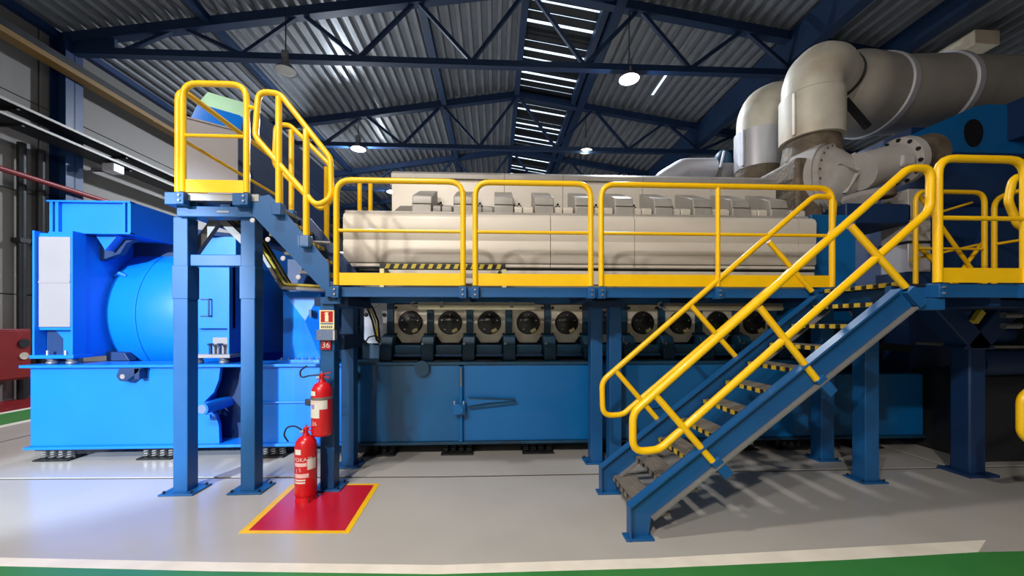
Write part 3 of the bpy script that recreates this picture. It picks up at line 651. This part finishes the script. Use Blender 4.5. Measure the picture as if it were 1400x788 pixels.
MB().tube([(3.3,8,4.2),(3.62,8,4.80),(4.05,8,5.06),(4.70,8,5.08)],.22,fil=.25,seg=24).build('pipe','lagcool',fp)
MB().lathe([(.24,0),(.24,.04)],(3.48,8,4.53),(.47,0,.88),24).build('band','alu',fp)
gv=thing('valve_dome','small dark green dome behind the engine, left of the white lagging','valve',(5,8.3,5.0))
MB().lathe([(.17,0),(.17,.18),(.15,.28),(.08,.36),(.01,.38)],(4.92,8.0,5.1),seg=20).build('dome','block',gv)
MB().box(4.72,5.3,7.7,8.4,4.3,5.1).build('body','dullalu',gv,bevel=.03); MB().bar((4.62,7.6,4.95),(4.70,7.6,5.28),.05,.03).build('handle','lagcool',gv)

# ================================================================== PLATFORMS
def post(parent,x,y,z1,wd=.15,m='steel',sleeve=None,base=.30):
    p=MB().box(x-wd/2,x+wd/2,y-wd/2,y+wd/2,.015,z1).build('post',m,parent,bevel=.008)
    b=MB().box(x-base/2,x+base/2,y-base*.4,y+base*.4,0,.018).build('base_plate',m,p,bevel=.003)
    bo=MB()
    for sx in (-1,1):
        for sy in (-1,1): bo.cyl((x+sx*base*.4,y+sy*base*.3,.018),(x+sx*base*.4,y+sy*base*.3,.04),.012,6)
    bo.build('anchor_bolts','dark',p)['kind']='stuff'
    if sleeve: MB().box(x-wd/2-.006,x+wd/2+.006,y-wd/2-.006,y+wd/2+.006,sleeve[0],sleeve[1]).build('sleeve',m,p,bevel=.004)
    return p
wk=thing('access_walkway','long blue steel walkway on posts in front of the engine','walkway',(1,4.4,0))
ZD=2.11
MB().box(-1.72,3.55,4.0,4.84,ZD-.03,ZD).build('deck_plate','dark',wk)
MB().prism([(3.95,ZD+.01),(3.95,2.02),(4.02,2.02),(4.02,2.03),(3.96,2.035),(3.96,ZD-.005),(4.02,ZD-.005),(4.02,ZD+.01)],'x',-1.72,3.5).build('edge_channel','steel',wk)
MB().box(-1.72,3.55,4.82,4.87,2.0,ZD).build('rear_channel','steel',wk)
for x in (-1.68,-.3,1.0,2.3,3.5): MB().box(x-.04,x+.04,4.0,4.84,1.99,2.08).build('cross_beam','navy',wk)
post(wk,-1.75,4.13,2.02,.145,sleeve=(1.46,1.62)); post(wk,-1.78,4.76,2.0,.15)
MB().box(-1.82,-1.62,4.18,4.74,1.46,1.62).build('cross_tie','navy',wk)
post(wk,1.27,4.76,2.0,.15); post(wk,1.47,4.64,2.0,.15)
MB().box(1.15,1.58,4.56,4.9,1.94,2.02).build('head_plate','navy',wk)
MB().box(-1.9,-1.55,4.1,4.85,1.93,2.02).build('head_plate','navy',wk)
MB().box(-1.80,-1.60,4.02,4.3,1.95,2.02).build('bracket','steel',wk)
# right platform
rpf=thing('access_platform','blue steel landing at the top of the main stair, right side','platform',(4.8,4,0))
MB().box(3.57,6.8,3.12,4.84,2.06,2.09).build('deck_plate','dark',rpf)
MB().box(3.72,6.8,3.08,3.13,1.97,2.09).build('edge_channel','steel',rpf,bevel=.004)
MB().box(3.40,3.74,3.12,3.17,1.93,2.07).build('edge_channel','steel',rpf,bevel=.004)
MB().box(3.58,6.8,4.82,4.87,1.95,2.09).build('rear_channel','steel',rpf)
MB().box(3.57,3.62,3.17,4.84,1.93,2.06).build('end_channel','steel',rpf)
MB().box(3.52,3.80,3.04,3.2,1.86,1.96).build('stair_cleat','steel',rpf,bevel=.006)
post(rpf,4.13,4.06,1.98,.16); post(rpf,4.22,4.72,1.99,.17)
for x in (4.4,5.4): MB().box(x-.05,x+.05,3.15,4.8,1.9,2.06).build('cross_beam','navy',rpf)
# big column with spread arms
pc=MB().box(5.42,5.62,4.1,4.3,.02,1.55).build('column','navy',rpf,bevel=.02)
MB().box(5.34,5.70,4.04,4.36,0,.03).build('base_plate','navy',pc)
for sx,x0 in ((-1,5.50),(1,5.54)):
    MB().prism([(x0-.22 if sx>0 else x0-.08,1.45),(x0+.08 if sx>0 else x0+.22,1.45),(x0+sx*.42+.16,1.97),(x0+sx*.42-.16,1.97)],'y',4.08,4.32).build('spread_arm','navy',rpf,bevel=.015)
MB().box(4.75,6.4,3.5,4.5,1.90,1.98).build('head_beam','navy',rpf,bevel=.01)
# left tower platform
tp=thing('access_platform','high blue steel landing on two posts beside the generator, upper left','platform',(-2.85,4.6,0))
MB().box(-3.24,-2.40,3.98,5.9,3.01,3.05).build('deck_plate','galv',tp)
MB().box(-3.26,-2.38,3.95,4.02,2.98,3.05).build('edge_plate','galv',tp)
for x0,x1 in ((-3.27,-3.13),(-2.62,-2.50)): MB().box(x0,x1,3.92,4.05,2.93,3.05).build('corner_clamp','steel',tp,bevel=.004)
MB().box(-3.22,-2.40,4.0,4.14,2.83,2.94).build('top_beam','steel',tp,bevel=.008)
for x in (-3.08,-2.76,-2.46): MB().box(x-.05,x+.05,4.03,4.1,2.94,2.985).build('beam_cleat','steel',tp)
MB().box(-2.82,-2.70,3.995,4.0,2.875,2.892).build('white_label','white',tp)
for x in (-3.22,-2.55): post(tp,x,4.12,2.84,.145,sleeve=(2.0,2.34),base=.34)
MB().box(-3.14,-2.62,4.07,4.17,2.34,2.46).build('cross_tie','steel',tp,bevel=.008)
for x in (-3.2,-2.45): MB().box(x-.06,x+.06,4.2,5.8,2.88,3.01).build('side_beam','navy',tp)
for x in (-3.2,-2.5): post(tp,x,5.0-.12,2.9,.12) if False else None
MB().bar((-3.24,4.26,2.52),(-2.98,4.26,2.9),.06,.09).build('brace','dullalu',tp); MB().bar((-2.98,4.26,2.9),(-2.58,4.26,2.5),.06,.07).build('brace','dullalu',tp)

# ================================================================== GUARD RAILS
def guard(name,label,A,B,z0,z1,r=.029,toe=(0,.125),mid=.52,posts=(),loc=None,group='yellow guard rail panels',rail2=None,feet=True,diag=0):
    A=Vector((A[0],A[1],0)); B=Vector((B[0],B[1],0)); d=(B-A).normalized(); nrm=Vector((-d.y,d.x,0)); Lg=(B-A).length
    up=Vector((0,0,1))
    t=thing(name,label,'guard rail',tuple((A+B)/2+up*z0),group)
    MB().tube([A+up*z0,A+up*z1,B+up*z1,B+up*z0],r,fil=.15,seg=12).build('frame_tube','yellow',t)
    zm=z0+(z1-z0)*mid
    MB().tube([A+up*zm,B+up*zm],r*.62,seg=8).build('mid_rail','yellow',t)
    if toe: MB().bar(A+d*r*.8+up*(z0+(toe[0]+toe[1])/2),B-d*r*.8+up*(z0+(toe[0]+toe[1])/2),.008,toe[1]-toe[0]).build('toe_board','yellow',t)
    for s in posts: MB().tube([A+d*s+up*z0,A+d*s+up*(z1-.01)],r*.85,seg=10).build('middle_post','yellow',t)
    if feet:
        for p in [A,B]+[A+d*s for s in posts]:
            c=MB().bar(p+up*(z0-.13),p+up*(z0-.012),.075,.085,up=nrm).build('clamp','steel',t,bevel=.004)
            bo=MB(); f=nrm*-.05 if nrm.y>0 else nrm*.05
            for k in (-.095,-.045):
                q=p+up*(z0+k); bo.cyl(q+f*.8,q+f*1.15,.01,8)
            bo.build('clamp_bolts','chrome',c)['kind']='stuff'
    for k in range(diag): pass
    return t
GY=3.925
guard('guard_rail','leftmost yellow guard rail panel of the front walkway',(-1.60,GY),(-.325,GY),2.135,3.20)
guard('guard_rail','middle yellow guard rail panel of the front walkway',(-.20,GY),(1.0,GY),2.135,3.20)
guard('guard_rail','rightmost and longest yellow guard rail panel of the front walkway',(1.11,GY),(3.62,GY),2.135,3.20,posts=(1.25,))
guard('guard_rail','front yellow guard rail panel of the high left landing',(-3.10,3.93),(-2.485,3.93),3.055,4.14)
guard('guard_rail','side yellow guard rail panel of the high left landing, running back',(-3.17,3.96),(-3.17,5.8),3.06,4.12,feet=False)
guard('guard_rail','front yellow guard rail panel of the right landing',(3.755,3.06),(4.545,3.06),2.095,3.15,r=.032)
guard('guard_rail','rear yellow guard rail panel of the right landing, seen through the front one',(5.58,4.8),(6.55,4.8),2.12,3.5,toe=(0,.05),feet=False,mid=.45)
guard('guard_rail','yellow side guard rail panel at the back of the right landing',(6.62,4.75),(6.62,3.6),2.12,3.42,feet=False,toe=(0,.05))
def loop(parent,name,pts,r=.028,fil=.13,m='yellow'): return MB().tube(pts,r,fil=fil,closed=True,seg=12).build(name,m,parent)
# diagonal braces seen at right landing
dg=thing('guard_rail','crossed yellow brace rails behind the right landing','guard rail',(6.3,5.0,2.1),'yellow guard rail panels')
MB().tube([(5.75,4.9,3.48),(6.75,4.9,2.15)],.026,seg=10).build('brace_tube','yellow',dg)
MB().tube([(5.7,4.92,2.85),(6.45,4.92,2.15)],.026,seg=10).build('brace_tube','yellow',dg)
MB().tube([(6.15,4.94,2.15),(6.75,4.94,2.9)],.024,seg=10).build('brace_tube','yellow',dg)
MB().tube([(5.7,4.96,2.62),(6.75,4.96,2.85)],.016,seg=8).build('thin_rail','yellow',dg)
MB().tube([(5.7,4.97,3.15),(6.6,4.97,3.42)],.016,seg=8).build('thin_rail','yellow',dg)
# rail end at the right frame edge, above and below
re=thing('stair_handrail','yellow stair handrail end at upper right frame edge','handrail',(4.9,3.5,2.1),'yellow stair handrails')
MB().tube([(6.2,3.5,2.0),(5.12,3.5,2.72),(5.02,3.5,2.95),(5.08,3.5,3.2),(5.3,3.5,3.18),(6.4,3.5,2.5)],.032,fil=.12,seg=12).build('rail_tube','yellow',re)
re=thing('stair_handrail','yellow handrail bend low on the right frame edge','handrail',(4.8,3.2,.6),'yellow stair handrails')
MB().tube([(6.0,3.2,1.7),(4.85,3.2,1.18),(4.72,3.2,1.08),(4.72,3.2,.76),(4.85,3.2,.64),(6.0,3.2,.9)],.035,fil=.12,seg=12).build('rail_tube','yellow',re)

# ================================================================== MAIN STAIR
st=thing('access_stair','blue steel stair with grating treads climbing right to the landing','stair',(2.2,3.5,0))
def stringer(y0,y1,name,dx=0):
    p=[(1.08+dx,0),(1.25+dx,0),(1.27+dx,.17),(3.50,1.88),(3.50,2.07),(3.36,2.03),(1.08+dx,.27)]
    a=MB().prism(p,'y',y0+.012,y1-.006).build(name,'steel',st)
    # channel flanges proud of the web
    for q0,q1 in ((p[6],p[5]),(p[2],p[3])):
        MB().bar((q0[0],(y0+y1)/2-.02,q0[1]),(q1[0],(y0+y1)/2-.02,q1[1]),.085,.014).build('flange','steel' if q0 is p[6] else 'dullalu',a)
    MB().bar((1.085+dx,(y0+y1)/2-.02,0),(1.085+dx,(y0+y1)/2-.02,.27),.085,.012,up=(1,0,0)).build('flange','steel',a)
    MB().box(1.05+dx,1.28+dx,y0-.04,y1+.03,0,.02).build('foot_plate','steel',a,bevel=.003)
    return a
stringer(3.03,3.07,'stringer'); stringer(3.86,3.90,'stringer')
NT=11
for k in range(NT-1):
    z=.185+.194*k; x=1.215+.236*k
    if k==0: x+=.0
    t=MB().box(x,x+.23,3.075,3.86,z-.03,z).build('tread','tread',st)
    ba=MB()
    for j in range(5): ba.box(x+.03+.045*j,x+.04+.045*j,3.08,3.855,z,z+.004)
    ba.build('grating_bars','dullalu',t)['kind']='stuff'
    no=MB().box(x-.006,x+.0,3.08,3.855,z-.035,z+.002).build('nosing','dark',t)
    for j in range(7):
        yy=3.10+.112*j; MB().box(x-.012,x+.008,yy,yy+.056,z-.036,z+.002).build('nosing_block','nosing' if k>1 else 'tread',t)
tt=MB().box(3.46,3.56,3.1,3.86,2.07,2.10).build('top_nosing','dark',st)
for j in range(7): MB().box(3.448,3.50,3.10+.112*j,3.156+.112*j,2.065,2.104).build('nosing_block','nosing',tt)
for x,z in ((1.78,.60),(2.66,1.26),(3.44,1.99)):
    c=MB().bar((x-.0,3.015,z+.04),(x+.12,3.015,z-.09),.05,.085).build('rail_socket','steel',st,bevel=.004)
# handrails: near loop, far loop, each with slanting posts
def handrail(label,y,lp,posts,yp,r=.031):
    t=thing('stair_handrail',label,'handrail',(2.2,y,.6),'yellow stair handrails')
    loop(t,'rail_loop',[(x,y,z) for x,z in lp],r,fil=.16)
    for (x0,z0),(x1,z1) in posts:
        MB().tube([(x0,y,z0),(x1,yp,z1)],r*.92,seg=12).build('slanted_post','yellow',t)
    return t
handrail('near yellow handrail loop of the main stair',3.04,[(1.12,1.02),(3.47,3.05),(3.67,3.06),(3.66,2.70),(1.34,.72),(1.12,.70)],
   [((1.30,1.17),(1.775,.62)),((2.18,1.88),(2.655,1.28)),((2.965,2.56),(3.42,2.05))],3.02)
handrail('far yellow handrail loop of the main stair',3.93,[(1.12,1.14),(3.42,3.11),(3.65,3.11),(3.62,2.70),(1.34,.79),(1.13,.78)],
   [((1.25,1.27),(1.73,.71)),((2.06,1.95),(2.54,1.40)),((2.92,2.62),(3.38,2.09))],3.91,r=.029)

# ================================================================== LEFT STAIR
sl=thing('access_stair','short blue steel stair from the walkway up to the high left landing','stair',(-2.05,4.4,2.1))
sp=[(-2.44,3.02),(-2.28,3.05),(-1.70,2.37),(-1.68,2.10),(-1.74,2.08),(-2.44,2.84)]
MB().prism(sp,'y',3.955,3.985).build('stringer','steel',sl); MB().prism(sp,'y',4.80,4.83).build('stringer','navy',sl)
for k,(x,z) in enumerate(((-1.80,2.29),(-1.95,2.48),(-2.10,2.67),(-2.25,2.86))):
    t=MB().box(x-.2,x+.02,3.99,4.80,z-.03,z).build('tread','tread',sl)
    for j in range(7): MB().box(x-.01,x+.03,4.02+.11*j,4.075+.11*j,z-.033,z+.004).build('nosing_block','nosing',t)
    MB().lathe([(.02,0),(.026,.006),(.02,.012)],(x-.19,3.955,z-.075),(0,-1,0),12).build('end_cap','lagcool',t)
def lrail(label,y,lp,posts,z0s,m='yellow'):
    t=thing('stair_handrail',label,'handrail',(-2,y,2.6),'yellow stair handrails')
    loop(t,'rail_loop',[(x,y,z) for x,z in lp],.028,fil=.13)
    for x,zt,zb in posts:
        MB().tube([(x,y-.002,zt),(x,y-.002,zb)],.031,seg=12).build('upright','yellow',t)
        c=MB().box(x-.045,x+.045,y-.05,y+.05,zb-.11,zb+.01).build('socket','steel',t,bevel=.005)
    return t
lr=lrail('near yellow handrail loop of the short left stair',3.93,[(-2.37,4.08),(-2.16,4.06),(-1.66,3.42),(-1.65,3.02),(-1.80,2.93),(-2.40,3.62)],[(-2.17,4.02,2.94),(-1.90,3.70,2.62)],None)
MB().tube([(-2.47,3.93,3.92),(-2.36,3.93,3.9)],.018,seg=8).build('link_rail','yellow',lr)
lrail('far yellow handrail loop of the short left stair',4.86,[(-2.72,4.22),(-2.55,4.22),(-2.05,3.72),(-2.04,3.30),(-2.16,3.15),(-2.74,3.72)],[(-2.53,4.15,3.14),(-2.10,3.70,2.74)],None)

# ================================================================== EXTINGUISHERS AND SIGNS
def extinguisher(label,x,y,z,h,r):
    t=thing('fire_extinguisher',label,'fire extinguisher',(x,y,z),'red fire extinguishers')
    MB().lathe([(r*.86,0),(r*.97,.012),(r,.03),(r,h-.12),(r*.93,h-.075),(r*.7,h-.035),(r*.36,h-.015),(r*.28,h+.01)],(x,y,z),seg=36).build('cylinder','red',t)
    v=MB().lathe([(.018,0),(.02,.01),(.02,.04),(.026,.045),(.026,.065),(.014,.07)],(x,y,z+h),seg=12).build('valve','red',t)
    MB().cyl((x-.04,y-.02,z+h+.03),(x-.01,y-.02,z+h+.035),.018,12).build('gauge','chrome',v)
    MB().bar((x-.01,y,z+h+.062),(x+.1,y-.02,z+h+.085),.022,.01).build('lever','red',t); MB().bar((x-.0,y,z+h+.045),(x+.085,y-.02,z+h+.03),.02,.008).build('carry_handle','red',t)
    MB().lathe([(.004,0),(.012,.004),(.012,.02),(.004,.024)],(x,y,z+h+.07),seg=10).build('pin_cap','chrome',t)
    return t
def wrap(parent,name,x,y,z0,z1,a0,a1,r,m,n=8):
    vs=[]; 
    for rr in (r+.0012,r+.0004):
        for z in (z0,z1):
            for i in range(n+1):
                q=R(a0+(a1-a0)*i/n); vs.append((x+rr*math.sin(q),y-rr*math.cos(q),z))
    k=n+1; fs=[]
    for i in range(n):
        fs+=[(i,i+1,k+i+1,k+i)]
    return MB().poly(vs[:2*k],fs).build(name,m,parent)
def wraptext(parent,name,s,size,x,y,z,a,r,m):
    o=text(name,s,size,(0,0,0),m,None,depth=0,align='CENTER')
    for v in o.data.vertices:
        q=R(a)+v.co.x/r; zz=v.co.z; v.co=(x+(r+.002)*math.sin(q)-parent['base'][0],y-(r+.002)*math.cos(q)-parent['base'][1],z+zz-parent['base'][2])
    o.parent=parent; o['base']=parent['base']; return o
ex_,ey_,er_=-1.87,3.86,.10
e1=extinguisher('red fire extinguisher standing on the red floor square',ex_,ey_,.05,.60,er_)
MB().lathe([(.085,0),(.095,.0),(.09,.05),(.08,.05)],(ex_,ey_,.002),seg=28).build('base_ring','red',e1)
for q in (-.9,.5,2.4): MB().bar((ex_+.08*math.cos(q),ey_+.08*math.sin(q),.06),(ex_+.11*math.cos(q),ey_+.11*math.sin(q),.004),.012,.012).build('foot','reddark',e1)
wrap(e1,'date_label',ex_,ey_,.475,.525,-40,0,er_,'label')
wraptext(e1,'brand_lettering','YOKA™',.05,ex_,ey_,.425,6,er_,'label')
wrap(e1,'print_panel',ex_,ey_,.36,.395,-40,30,er_,'pinkink'); wrap(e1,'print_panel',ex_,ey_,.25,.29,-40,40,er_,'pinkink')
wrap(e1,'paper_tag',ex_,ey_,.325,.43,32,80,er_+.004,'label')
wrap(e1,'print_line',ex_,ey_,.222,.236,-40,24,er_,'label'); wrap(e1,'print_line',ex_,ey_,.195,.212,-40,22,er_,'label')
wraptext(e1,'roundel','( 5',.05,ex_,ey_,.325,-14,er_,'pinkink')
MB().tube([(ex_-.02,ey_-.02,.69),(ex_-.09,ey_-.03,.74),(ex_-.17,ey_-.03,.73),(ex_-.20,ey_-.03,.65),(ex_-.16,ey_-.02,.58)],.008,fil=.06,seg=8).build('hose','dark',e1)
ex_,ey_,er_=-1.745,3.93,.10
e2=extinguisher('red fire extinguisher numbered 36 hung on the blue post',ex_,ey_,.62,.55,er_)
wrap(e2,'date_label',ex_,ey_,1.03,1.075,-52,-12,er_,'label')
wrap(e2,'paper_label',ex_,ey_,.81,.985,-65,10,er_,'label'); wrap(e2,'paper_label',ex_,ey_,.895,.985,10,52,er_+.001,'label')
wrap(e2,'stamp',ex_,ey_,.90,.945,-45,-18,er_+.001,'lavender'); wrap(e2,'rule_line',ex_,ey_,.962,.97,-58,4,er_+.001,'pinkink')
wraptext(e2,'number_lettering','36',.06,ex_,ey_,.755,-20,er_,'pinkink')
MB().lathe([(.1,0),(.106,.0),(.106,.022),(.1,.022)],(ex_,ey_,.99),seg=28).build('band_clamp','galv',e2)
MB().box(ex_-.03,ex_+.03,ey_+.09,4.06,.96,1.05).build('wall_hook','dark',e2)
MB().tube([(ex_-.02,ey_-.01,1.23),(ex_-.12,ey_-.02,1.22),(ex_-.2,ey_-.02,1.2),(ex_-.21,ey_-.02,1.27),(ex_-.14,ey_-.02,1.32)],.008,fil=.05,seg=8).build('hose','dark',e2)
sg=thing('fire_sign','luminous sign with a white extinguisher on red, on the blue post','sign',(-1.755,4.045,1.72))
sx0,sx1,sz0,sz1=-1.82,-1.67,1.685,1.885
MB().box(sx0,sx1,4.04,4.052,sz0,sz1).build('sign_plate','luminous',sg)
MB().box(sx0+.014,sx1-.014,4.0375,4.0398,sz0+.075,sz1-.012).build('red_field','redpaint',sg)
ic=MB(); xm=(sx0+sx1)/2
ic.prism([(xm-.018,sz0+.08),(xm+.018,sz0+.08),(xm+.018,sz0+.145),(xm+.010,sz0+.158),(xm+.010,sz0+.166),(xm+.02,sz0+.17),(xm+.018,sz0+.178),(xm-.012,sz0+.176),(xm-.026,sz0+.165),(xm-.022,sz0+.158),(xm-.01,sz0+.164),(xm-.01,sz0+.158),(xm-.018,sz0+.145)],'y',4.0355,4.0373)
ic.build('extinguisher_pictogram','luminous',sg)
MB().box(sx0+.012,sx1-.012,4.0375,4.0398,sz0+.052,sz0+.066).build('caption_strip','greyblue',sg)
lt=MB()
for i in range(6):
    x=sx0+.018+.02*i; lt.box(x,x+.013,4.0375,4.0398,sz0+.014,sz0+.036)
lt.build('caption_marks','ink',sg)['kind']='stuff'
bx=thing('control_box','small grey-blue box under the extinguisher sign','box',(-1.75,4.04,1.57))
MB().box(-1.83,-1.665,3.985,4.05,1.572,1.68).build('body','greyblue',bx,bevel=.006); MB().box(-1.67,-1.645,3.99,4.05,1.575,1.678).build('side_cover','lagcool',bx)
MB().box(-1.81,-1.78,3.982,3.985,1.62,1.628).build('indicator','white',bx); MB().box(-1.72,-1.70,3.982,3.985,1.665,1.674).build('screw_cap','white',bx)
nb=thing('number_plate','small red plate numbered 36 under the grey-blue box','sign',(-1.745,4.04,1.49))
MB().box(-1.80,-1.70,4.03,4.052,1.475,1.568).build('plate','redpaint',nb); text('number','36',.085,(-1.75,4.0285,1.52),'label',nb,depth=.001)

# ================================================================== LIGHT FITTINGS UNDER THE WALKWAY, CABLES, MISC
def batten(label,x0,x1,y,z):
    t=thing('batten_light',label,'light',((x0+x1)/2,y,z),'batten lights under the walkways')
    MB().prism([(y-.06,z+.05),(y-.07,z+.02),(y-.055,z),(y+.055,z),(y+.07,z+.02),(y+.06,z+.05)],'x',x0,x1).build('diffuser','diff',t,bevel=.006)
    MB().box(x0,x1,y-.05,y+.05,z+.05,z+.085).build('tray','dullalu',t)
    for q in (.2,.8):
        x=x0+(x1-x0)*q; c=MB().box(x-.02,x+.02,y-.075,y+.075,z+.02,z+.09).build('clip','dullalu',t)
        MB().cyl((x,y,z+.09),(x,y,2.0),.012,8).build('hanger','dark',c)
    MB().tube([(x0+.02,y,z+.03),(x0-.07,y,z+.035),(x0-.09,y,z+.08),(x0-.05,y,2.0)],.012,fil=.03,seg=8).build('cable','white',t)
    return t
batten('cream batten light under the walkway, left of the stair',-.87,.46,4.42,1.905)
batten('cream batten light under the walkway, behind the stair handrails',2.02,3.42,4.42,1.90)
batten('dark unlit batten light under the right landing',4.55,5.2,4.6,1.84)
ct=thing('cable_tray','bent steel cable tray with yellow and black cables under the left stair','cable tray',(-2.4,4.5,2.1))
path=[(-3.12,4.6,2.98),(-2.78,4.6,2.72),(-2.45,4.6,2.16),(-1.85,4.6,2.13)]
for a_,b_ in zip(path[:-1],path[1:]): MB().bar(a_,b_,.22,.035).build('tray_segment','dullalu',ct)
for i,(dy,m) in enumerate(((-.07,'cableY'),(-.02,'black'),(.03,'cableY'),(.08,'black'))):
    MB().tube([(p[0]+.015,p[1]+dy,p[2]+.04) for p in path],.016,fil=.06,seg=8).build('cable',m,ct)
for x in (-3.1,-2.84): MB().cyl((x,4.5,2.86),(x,4.5,2.98),.035,12).build('cable_end','copper',ct)
MB().box(-3.14,-2.66,4.47,4.55,2.84,2.875).build('support_arm','dark',ct)
MB().tube([(-2.4,4.6,2.72),(-1.95,4.6,2.70)],.02,seg=8).build('conduit','galv',ct)
cb=thing('cable_bundle','yellow and black cable loop hanging beside the narrow pale engine cover','cable',(-1.6,5.35,1.6))
for dy,m,o in ((0,'cableY',0),(.03,'black',.03),(-.02,'black',-.03)):
    MB().tube([(-2.0+o,5.3+dy,2.02),(-1.86+o,5.3+dy,2.08),(-1.72+o,5.3+dy,1.98),(-1.64+o,5.3+dy,1.78),(-1.60+o*.5,5.3+dy,1.52),(-1.5,5.34+dy,1.40)],.014,fil=.1,seg=8).build('cable',m,cb)
MB().tube([(-1.78,5.28,1.46),(-1.72,5.28,1.56),(-1.62,5.28,1.58),(-1.54,5.28,1.5)],.010,fil=.05,seg=8).build('loop_cable','black',cb)
# hazard-striped bar on the walkway
hz=thing('hazard_frame','black and yellow striped bar lying on the walkway behind the left guard rails','barrier',(-.62,4.62,2.12))
MB().box(-1.37,.13,4.60,4.66,2.40,2.46).build('bar','dark',hz)
n=14
for i in range(n):
    x=-1.31+1.42*i/n
    MB().prism([(x,2.402),(x+.05,2.402),(x+.075,2.458),(x+.025,2.458)],'y',4.594,4.60).build('stripe','cableY',hz)
for x in (-1.37,.09): MB().box(x,x+.05,4.60,4.66,2.115,2.40).build('leg','luminous',hz)
MB().box(-1.26,.04,4.63,4.65,2.30,2.35).build('pale_shelf','white',hz); MB().bar((-1.3,4.62,2.38),(-1.2,4.62,2.25),.03,.04).build('brace','dark',hz); MB().bar((.07,4.62,2.38),(0,4.62,2.25),.03,.04).build('brace','dark',hz)

# ================================================================== DARK MACHINERY AT RIGHT
pm=thing('pump_module','dark blue pump and pipe module under the right landing','machine',(6,5.8,0))
MB().box(4.8,5.98,5.6,6.8,1.30,1.42).build('cable_shelf','navy',pm); MB().bar((4.7,5.3,1.50),(5.95,5.3,1.38),.3,.1).build('cable_ladder','dark',pm)
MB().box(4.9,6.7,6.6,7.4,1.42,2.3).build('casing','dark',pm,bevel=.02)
MB().cyl((5.0,5.9,1.22),(5.98,5.9,1.19),.12,20).build('pipe','dark',pm)
MB().box(5.2,5.34,5.4,5.5,1.12,1.17).build('nameplate','block',pm)
MB().box(6.02,6.5,6.0,7.2,.0,1.3).build('skid','navy',pm)
MB().lathe([(.05,0),(.07,.02),(.07,.2),(.05,.25)],(5.55,5.6,1.62),seg=16).build('brass_fitting','plate',pm)
vm=thing('valve_manifold','dark pipework with grey flanges at the right frame edge','machine',(6.0,4.6,0))
MB().tube([(5.75,4.3,1.62),(7.2,4.3,1.62)],.13,seg=20).build('header_pipe','navy',vm); MB().tube([(5.75,4.35,1.28),(7.2,4.35,1.32)],.17,seg=20).build('header_pipe','navy',vm)
for x in (6.1,6.25): MB().cyl((x,4.3,1.62),(x+.05,4.3,1.62),.2,24).build('flange','dark',vm)
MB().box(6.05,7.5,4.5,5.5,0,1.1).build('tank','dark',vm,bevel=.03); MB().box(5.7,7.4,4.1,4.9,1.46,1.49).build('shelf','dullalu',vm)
for z in (1.72,1.84,1.94): MB().cyl((5.75,4.05,z),(5.95,4.05,z),.035,12).build('stub_pipe','galv',vm)
MB().bar((5.33,4.0,1.76),(5.42,4.0,1.88),.05,.06).build('yellow_handle','cableY',vm)
tb=thing('tube_light','bright lit tube lamp far behind the stair top','light',(9.4,12,3.2))
MB().box(10.0,10.5,11.9,12,3.10,3.16).build('tube','tube_lit',tb); MB().box(10.15,10.45,11.9,12,3.24,3.28).build('tube','tube_lit',tb); MB().box(10.0,10.6,12.0,12.05,3.05,3.3).build('housing','dark',tb); MB().cyl((10.3,12.02,3.3),(10.3,12.02,9.38),.02,8).build('hanger','dark',tb)
cdct=thing('ceiling_duct','pale square duct length under the roof at upper right','duct',(12.2,9.6,8.7))
MB().bar((11.7,9.2,8.75),(12.35,9.2,8.75),.9,.35,up=(0,0,1)).build('duct','diff',cdct,bevel=.02); MB().box(12.0,12.04,9.2,9.24,8.9,9.1).build('hanger','dark',cdct)
